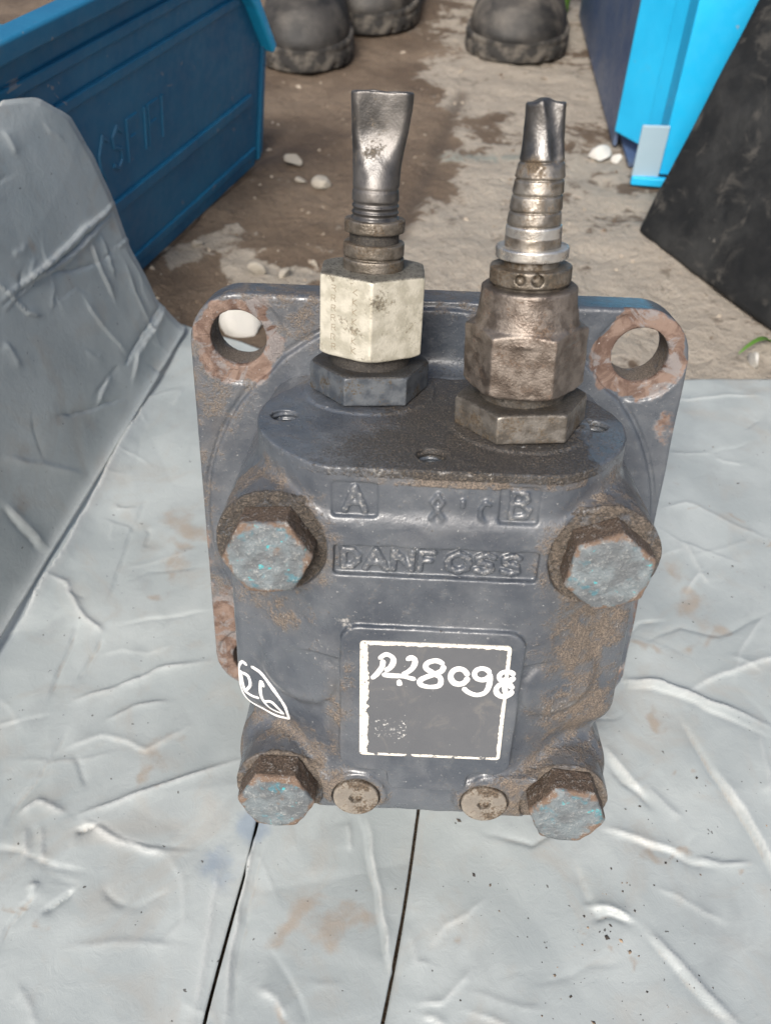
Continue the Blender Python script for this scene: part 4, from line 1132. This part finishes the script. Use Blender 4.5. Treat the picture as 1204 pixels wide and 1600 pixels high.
def empty(name, loc, label, cat, group=None):
    o = bpy.data.objects.new(name, None); o.empty_display_size = 0.05
    col.objects.link(o); o.location = loc
    return tag(o, label, cat, group)
def keep(o, root):
    o.matrix_parent_inverse = Matrix.Translation(-root.location)
    return o

# left bin: A along its side (away from the camera), N out of the side (to the right), B up with draft
bO = np.array([-206.32, 353.71, -7.0]); bA = np.array([0.2777877, 0.96064249, 0]); bN0 = np.array([0.96064249, -0.2777877, 0])
bB = np.array([0, 0, 1.0]) + 0.13 * bN0; bN = np.cross(bA, bB); bN = bN / np.linalg.norm(bN); bN = bN if bN[0] > 0 else -bN
binL = empty('storage_bin', (-0.30, 0.42, -0.007), 'large dark blue plastic open-front bin on the left behind the upright sheet', 'bin', 'blue plastic storage bins')
side = [(-150, 0), (186, 0), (196, 14), (196, 96), (163, 137), (104, 187), (-150, 187)]
def pb(name, poly, t0, t1, mat='bin_blue', bevel=1.5): return keep(prism(name, poly, t0, t1, bO, bA, bB, bN, M[mat], binL, bevel), binL)
pb('side_wall', side, -3, 0)
pb('rim', [(-154, 182), (106, 182), (106, 193), (-154, 193)], -5, 9, bevel=2.0)
pb('front_edge', [(196, 93), (202, 98), (166, 141), (106, 192), (100, 186), (160, 135)], -6, 10, 'bin_cyan', 2.0)
pb('corner_rib', [(189, 4), (197, 10), (197, 98), (191, 98)], -2, 3, bevel=1.4)
pb('rib', [(-150, 168), (112, 168), (120, 161), (-150, 161)], -1, 2.6, bevel=1.2)
pb('rib', [(-150, 146), (142, 146), (150, 139), (-150, 139)], -1, 2.6, bevel=1.2)
pb('rib', [(-150, 67), (172, 67), (176, 58), (-150, 58)], -1, 2.4, bevel=1.2)
pb('rib', [(-150, 18), (184, 18), (180, 11), (-150, 11)], -1, 1.8, bevel=0.8)
lt = []
# moulded letters, low relief and too worn to read
for ch, a0 in (('c', -49), ('S', -33), ('F', -15), ('i', 2), ('F', 12), ('i', 25)):
    for pl in glyph(ch):
        for p0, p1 in zip(pl[:-1], pl[1:]):
            lt.append(((a0 + p0[0] * 11, 86 + p0[1] * 26), (a0 + p1[0] * 11, 86 + p1[1] * 26)))
V = []; Fc = []
for a, b in lt:
    a = np.array(a); b = np.array(b); d_ = (b - a) / np.linalg.norm(b - a); s_ = np.array([-d_[1], d_[0]]) * 1.7
    base = len(V); k_ = 0.02 * (base % 9)
    for p_ in (a - s_ - d_, b - s_ + d_, b + s_ + d_, a + s_ - d_):
        V.append((bO + bA * p_[0] + bB * p_[1] - bN * 0.5) * MM)
    for p_ in (a - s_ * .6 - d_, b - s_ * .6 + d_, b + s_ * .6 + d_, a + s_ * .6 - d_):
        V.append((bO + bA * p_[0] + bB * p_[1] + bN * (1.1 + k_)) * MM)
    Fc += [(base + 4, base + 5, base + 6, base + 7)] + [(base + i_, base + (i_ + 1) % 4, base + 4 + (i_ + 1) % 4, base + 4 + i_) for i_ in range(4)]
keep(link('moulded_lettering', pydata('moulded_lettering', V, Fc), M['bin_blue'], binL), binL)
# the rest of the tub (far side, rear, floor, front lip)
W_ = 300.0
lN = -bN0
def tub(name, a0, a1, b0, b1, n0, n1, mat='bin_blue'):
    return keep(prism(name, [(a0, n0), (a1, n0), (a1, n1), (a0, n1)], b0, b1, bO, bA, lN, (0, 0, 1), M[mat], binL, 1.5), binL)
tub('floor', -148, 190, 1, 4, 3.5, W_)
tub('side_wall', -148, 150, 0, 185, W_ - 3, W_)
tub('rear_wall', -150, -147, 0, 186, 4, W_ - 3)
tub('front_lip', 187, 190, 0, 88, 4, W_ - 3)

# right bin
binR = empty('storage_bin', (0.30, 0.70, -0.007), 'bright cyan blue plastic bin at upper right, behind the black crate', 'bin', 'blue plastic storage bins')
def pr(name, poly, z0, z1, mat, bevel=1.5): return keep(prism(name, poly, z0, z1, (0, 0, -7), (1, 0, 0), (0, 1, 0), (0, 0, 1), M[mat], binR, bevel), binR)
pr('side_wall', [(172, 604), (176, 604), (190, 1010), (186, 1010)], 0, 215, 'bin_navy')
pr('corner_post', [(170, 602), (192, 566), (196, 570), (176, 605)], 14, 220, 'bin_cyan', 2.0)
pr('post_flange', [(190.5, 566), (199, 551), (202, 553), (195.5, 569)], 10, 220, 'bin_cyan', 1.2)
pr('front_panel', [(198, 526), (430, 500), (430, 504), (202, 552), (198, 552)], 8, 220, 'bin_cyan', 1.2)
pr('label_tab', [(176, 523), (199, 523), (199, 526), (176, 526)], 4, 50, 'bin_grey', 1.0)
pr('front_lip', [(176, 520), (430, 494), (430, 500), (176, 526.5)], 0, 7.5, 'bin_cyan', 1.5)
pr('floor', [(180, 560), (430, 510), (430, 1005), (190, 1005)], 0, 3, 'bin_navy', 0)
pr('rear_wall', [(190, 1006), (430, 1006), (430, 1010), (190, 1010)], 0, 215, 'bin_navy', 0)

# ------------------------------------------------------------------ black crate, leaning sides
def crate_mat():
    m = NT('dirty_black_plastic'); n1 = m.noise(50, 5, 0.6); n2 = m.noise(9, 5, 0.6)
    c = m.mix(m.ramp(n1, 0.40, 0.66), (0.010, 0.011, 0.012), (0.030, 0.031, 0.031))
    c = m.mix(m.ramp(m.noise(28, 5, 0.6, 1.0), 0.54, 0.70, 0, 0.7), c, (0.085, 0.080, 0.072))
    c = m.mix(m.ramp(m.noise(12, 4, 0.6), 0.68, 0.74, 0, 0.8), c, (0.15, 0.14, 0.125))
    return m.done(c, m.ramp(n2, 0.3, 0.7, 0.55, 0.8), 0, m.bump(n2, 1.0, 0.5), 0.35)
M['crate'] = crate_mat()
A0 = np.array([165.96, 437.46, -9.0]); wv = np.array([0.4512, -0.8924, 0]); lv = np.array([0.8924, 0.4512, 0])
def crate_ring(z_, ins):
    return [A0 + wv * ins * 0.02 + lv * ins + np.array([0, 0, z_]), A0 + wv * (330 - ins) + lv * ins + np.array([0, 0, z_]),
            A0 + wv * (330 - ins) + lv * (260 - ins) + np.array([0, 0, z_]), A0 + wv * ins * 0.02 + lv * (260 - ins) + np.array([0, 0, z_])]
import bmesh
v = [*crate_ring(0, 0), *crate_ring(230, 83)]
me = pydata('black_crate', np.array(v) * MM, [(3, 2, 1, 0), (4, 5, 6, 7), (0, 1, 5, 4), (1, 2, 6, 5), (2, 3, 7, 6), (3, 0, 4, 7)])
bm = bmesh.new(); bm.from_mesh(me); bmesh.ops.recalc_face_normals(bm, faces=bm.faces)
bmesh.ops.bevel(bm, geom=list(bm.edges), offset=0.006, segments=4, profile=0.5, affect='EDGES')
bmesh.ops.subdivide_edges(bm, edges=[e for e in bm.edges if e.calc_length() > 0.05], cuts=24, use_grid_fill=True)
for vv in bm.verts:
    c_ = vv.co * 1000
    vv.co.x += 0.0012 * float(vnoise(np.array([c_.y / 22]), np.array([c_.z / 22]), 3)[0])
bm.to_mesh(me); bm.free(); me.polygons.foreach_set('use_smooth', np.ones(len(me.polygons), bool))
crate = link('black_crate', me, M['crate'])
tag(crate, 'dirty black plastic crate with sloping sides at right edge, in front of the cyan bin', 'crate')

# ------------------------------------------------------------------ boots
def boot_mat(name='scuffed_boot_leather', k=1.0):
    m = NT(name); m.jitter(); n1 = m.noise(30, 5); n2 = m.noise(6, 5, 0.6)
    c = m.mix(m.ramp(n1, 0.38, 0.62), (0.012, 0.012, 0.012), (0.034, 0.032, 0.030))
    c = m.mix(m.ramp(m.noise(40, 5, 0.6, 0.3), 0.42 - 0.12 * (k - 1), 0.80 - 0.12 * (k - 1), 0, 0.75), c, (0.12 * k, 0.108 * k, 0.092 * k))
    return m.done(c, 0.6, 0, m.bump(n2, 1.0, 0.6), 0.4)
M['boot'] = boot_mat(); M['boot_dusty'] = boot_mat('dusty_boot_leather', 1.25)
m = NT('dusty_rubber_sole'); M['sole'] = m.done(m.mix(m.ramp(m.noise(16, 5), 0.40, 0.62), (0.024, 0.023, 0.022), (0.12, 0.108, 0.092)), 0.8, 0, m.bump(m.noise(6, 4), 0.8, 0.5))
def foot2(x, y, grow=0.0):
    # outline, toe at y=0 and heel at y=285
    t = np.clip(y / 285.0, 0, 1)
    c = 6 * np.sin(t * 3.14)
    r_ = np.interp(t, [0, .1, .25, .5, .75, .9, 1], [48, 51, 53, 44, 39, 38, 36]) + grow
    yc = np.clip(y, r_, 285 - r_)
    return np.hypot(x - c, y - yc) - r_
def sole_fn(x, y, z):
    d = smax(foot2(x, y), np.abs(z - 13) - 13 + 4 * np.exp(-((y - 170) / 40) ** 2) * (z < 13), 4)
    d = smax(d, -np.maximum(np.abs(z - 17) - 1.2, -foot2(x, y, -2.0)), 1.0)
    lug = np.maximum(np.abs(((y + 0.25 * np.abs(x)) % 16) - 8) - 2.2, z - 6)
    return smax(d, -np.maximum(lug, -foot2(x, y, -14)), 1.0)
def upper_fn(x, y, z):
    h = np.interp(y, [0, 20, 50, 95, 140, 190, 285], [44, 60, 70, 78, 105, 120, 120])
    f_ = foot2(x, y, -4)
    d = np.sqrt((np.maximum(f_ + 34, 0) / 34) ** 2 + (np.maximum(z - 26, 0) / (h - 26)) ** 2) * 30 - 30
    d = smax(d, 20 - z, 2)
    q = np.hypot((x - 2) * 1.0, (y - 208) * 0.80) - (47 - 0.02 * np.clip(z - 60, 0, 100))
    sh = smax(q, np.abs(z - 110) - 75, 6)
    d = smin(d, sh, 26)
    d = smax(d, -smax(q + 7, 120 - z, 3), 3)
    # toe-cap seam and creases
    d = d + 1.6 * np.exp(-((y - 78 - 0.004 * x * x) / 3.0) ** 2) + 1.2 * np.exp(-((y - 118 - 0.2 * x) / 6) ** 2) * (z > 60)
    return d
Pu, Fu = sdf_mesh(upper_fn, (-66, -6, 16), (72, 300, 192), 3.0, 8.0, 4)
Ps, Fs = sdf_mesh(sole_fn, (-66, -6, -3), (72, 294, 32), 2.2, 6.0, 4)
ume = mesh_np('upper', Pu * MM, Fu); sme = mesh_np('sole', Ps * MM, Fs)
for k, (bx, by, rz, lab) in enumerate(((88, 822, -0.10, 'dusty grey work boot at top right of centre, toe towards the motor'),
                                       (-138, 768, 0.10, 'black work boot at top left, right beside the dark blue bin'),
                                       (-84, 905, -0.15, 'dark work boot half hidden behind the black boot'))):
    b = empty('work_boot', (bx * MM, by * MM, -0.0075), lab, 'boot', 'work boots of people standing behind')
    b.rotation_euler = (0, 0, rz)
    if k == 0: b.scale = (1.12, 1.0, 0.92)
    up_ = link('upper', ume, M['boot'], b); link('sole', sme, M['sole'], b)
    if k == 0: up_.material_slots[0].link = 'OBJECT'; up_.material_slots[0].material = M['boot_dusty']

# ------------------------------------------------------------------ stones, grit, grass
m = NT('chalk_stone'); m.jitter()
M['stone'] = m.done(m.mix(m.ramp(m.noise(9, 5), 0.38, 0.62), (0.36, 0.32, 0.26), (0.56, 0.52, 0.45)), 0.85, 0, m.bump(m.noise(5, 4), 1.5, 0.7))
m = NT('white_stone'); M['white_stone'] = m.done(m.mix(m.ramp(m.noise(9, 5), 0.38, 0.62), (0.62, 0.60, 0.55), (0.78, 0.77, 0.73)), 0.85, 0, m.bump(m.noise(6, 4), 1.5, 0.7))
def stone_mesh(seed):
    bm = bmesh.new(); bmesh.ops.create_icosphere(bm, subdivisions=3, radius=1.0)
    rng = np.random.RandomState(seed); pl = rng.randn(9, 3); pl /= np.linalg.norm(pl, axis=1)[:, None]; of = 0.36 + 0.32 * rng.rand(9)
    for vv in bm.verts:
        p_ = np.array(vv.co)
        for n__, o__ in zip(pl, of):
            e_2 = p_ @ n__ - o__
            if e_2 > 0: p_ = p_ - n__ * e_2 * 1.0
        vv.co = p_
    me = bpy.data.meshes.new('stone'); bm.to_mesh(me); bm.free()
    me.polygons.foreach_set('use_smooth', np.ones(len(me.polygons), bool)); me.materials.append(M['stone'])
    return me
SM = [stone_mesh(s_) for s_ in range(5)]
STN = [(-90, 502, 11, 'chunky pale stone lying on the dirt beside the left fitting'),
       (-121, 545, 11, 'flat pale stone on the dirt, farthest from the motor'),
       (-111, 513, 6, 'small pale stone next to the chunky one'),
       (158, 582, 13, 'smooth white pebble at the foot of the cyan bin'),
       (172, 577, 6, 'tiny white pebble touching the cyan bin corner'),
       (-121, 281, 19, 'white lump of stone showing through the left flange hole'),
       (217, 262, 9, 'white stone at right edge beside the grass blade'),
       (-126, 356, 8, 'pale rubble piece behind the flange, nearest its left corner'),
       (-104, 352, 7, 'pale rubble piece behind the flange top edge'),
       (-85, 372, 5, 'small pale rubble piece behind the flange, nearer the left fitting'),
       (-176, 392, 6, 'pale crumb of stone along the dark blue bin bottom')]
def ground_z(px, py):
    i_ = np.clip(np.searchsorted(gx, px), 1, len(gx) - 1); j_ = np.clip(np.searchsorted(gy, py), 1, len(gy) - 1)
    return Zg[i_, j_]
for k, (sx, sy, sr, lab) in enumerate(STN):
    o = link('stone', SM[k % 5], M['stone'])
    o.scale = (sr * MM, sr * MM * 0.85, sr * MM * 0.6); o.rotation_euler = (0.2 * k, 0, 1.3 * k)
    o.location = (sx * MM, sy * MM, (ground_z(sx, sy) + sr * 0.35) * MM)
    if 'white' in lab: o.material_slots[0].link = 'OBJECT'; o.material_slots[0].material = M['white_stone']
    tag(o, lab, 'stone', 'pale stones on the dirt')
# loose grit on the sheet and the dirt
rng = np.random.RandomState(12)
V = []; Fc = []
oc = [(1, 0, 0), (0, 1, 0), (-1, 0, 0), (0, -1, 0), (0, 0, 1), (0, 0, -0.6)]
of_ = [(0, 1, 4), (1, 2, 4), (2, 3, 4), (3, 0, 4), (1, 0, 5), (2, 1, 5), (3, 2, 5), (0, 3, 5)]
def grit(px, py, pz, r_):
    a = rng.rand() * 6.28; b = len(V); s1 = 0.6 + 0.8 * rng.rand(); s2 = 0.6 + .5 * rng.rand()
    for qx, qy, qz in oc:
        jx, jy, jz = rng.randn(3) * 0.15
        ux, uy = (qx + jx) * s1, (qy + jy) * s2
        V.append(((px + (ux * math.cos(a) - uy * math.sin(a)) * r_) * MM, (py + (ux * math.sin(a) + uy * math.cos(a)) * r_) * MM, (pz + (qz + jz) * r_ * 0.7) * MM))
    Fc.extend([(b + i_, b + j_, b + k_) for i_, j_, k_ in of_])
for _ in range(1100):
    px = -330 + 760 * rng.rand(); py = 235 + 700 * rng.rand() ** 1.3
    if py < 285 and px < 200: continue
    grit(px, py, float(ground_z(px, py)) + 0.3, 0.7 + 2.6 * rng.rand() ** 4)
m = NT('grit'); m.jitter()
M['grit'] = m.done(m.mix(m.ramp(m.noise(22, 3), 0.42, 0.6), (0.12, 0.09, 0.065), (0.36, 0.31, 0.25)), 0.9)
tag(link('grit', pydata('grit', V, Fc), M['grit']), 'loose pale and brown grit scattered over the dirt', 'grit', kind='stuff')
# dark crumbs lying on the right sheet
V = []; Fc = []
cl = [(60, -125, 26, 40), (95, -60, 30, 26), (150, 60, 40, 34), (30, -110, 40, 30), (110, -125, 40, 20), (160, 150, 40, 24), (70, -105, 9, 16)]
for cx_, cy_, cs_, cn_ in cl:
    for _ in range(cn_):
        px = cx_ + rng.randn() * cs_; py = cy_ + rng.randn() * cs_ * 0.6
        if px < seam_x(py) + 3: continue
        ax_, ay_ = np.array([px]), np.array([py])
        hh, _w, _d = crease_height(ax_, ay_, CR_R)
        grit(px, py, 0.5 + float(np.clip(hh + crumple(ax_, ay_, 47), -5, 9)[0]), 0.22 + 0.75 * rng.rand() ** 3)
m = NT('dark_crumbs'); m.jitter()
M['crumb'] = m.done(m.mix(m.ramp(m.noise(9, 3), 0.52, 0.66), (0.035, 0.03, 0.026), (0.30, 0.22, 0.15)), 0.85)
tag(link('dark_crumbs', pydata('dark_crumbs', V, Fc), M['crumb']), 'dark crumbs of grit scattered over the right grey sheet', 'grit', kind='stuff')
# grass blade by the sheet edge
m = NT('grass'); M['grass'] = m.done((0.10, 0.22, 0.035), 0.5)
def blade(p0, p1, p2, w_, name, lab):
    p0, p1, p2 = map(np.array, (p0, p1, p2)); V = []; Fc = []
    n = 10
    for k in range(n + 1):
        t = k / n; c_ = (1 - t) ** 2 * p0 + 2 * t * (1 - t) * p1 + t * t * p2
        d_ = 2 * (1 - t) * (p1 - p0) + 2 * t * (p2 - p1); s_ = np.cross(d_, (0, 0, 1.0)); s_ /= np.linalg.norm(s_)
        ww = w_ * (1 - t) ** 0.6 + 0.1
        V += [(c_ - s_ * ww) * MM, (c_ - np.array([0, 0, ww * 0.6])) * MM, (c_ + s_ * ww) * MM]
        if k: b = 3 * k; Fc += [(b - 3, b - 2, b + 1, b), (b - 2, b - 1, b + 2, b + 1)]
    o = link(name, pydata(name, V, Fc, True), M['grass']); md = o.modifiers.new('thickness', 'SOLIDIFY'); md.thickness = 0.0003
    tag(o, lab, 'grass blade', 'grass blades')
blade((236, 288, -8), (222, 276, 6), (204, 258, 0), 2.4, 'grass_blade', 'green grass blade on the dirt at the right edge below the black crate')
blade((170, 1030, -8), (172, 1024, 25), (178, 1020, 45), 5.0, 'grass_blade', 'yellowish blade of grass beside the grey boot')
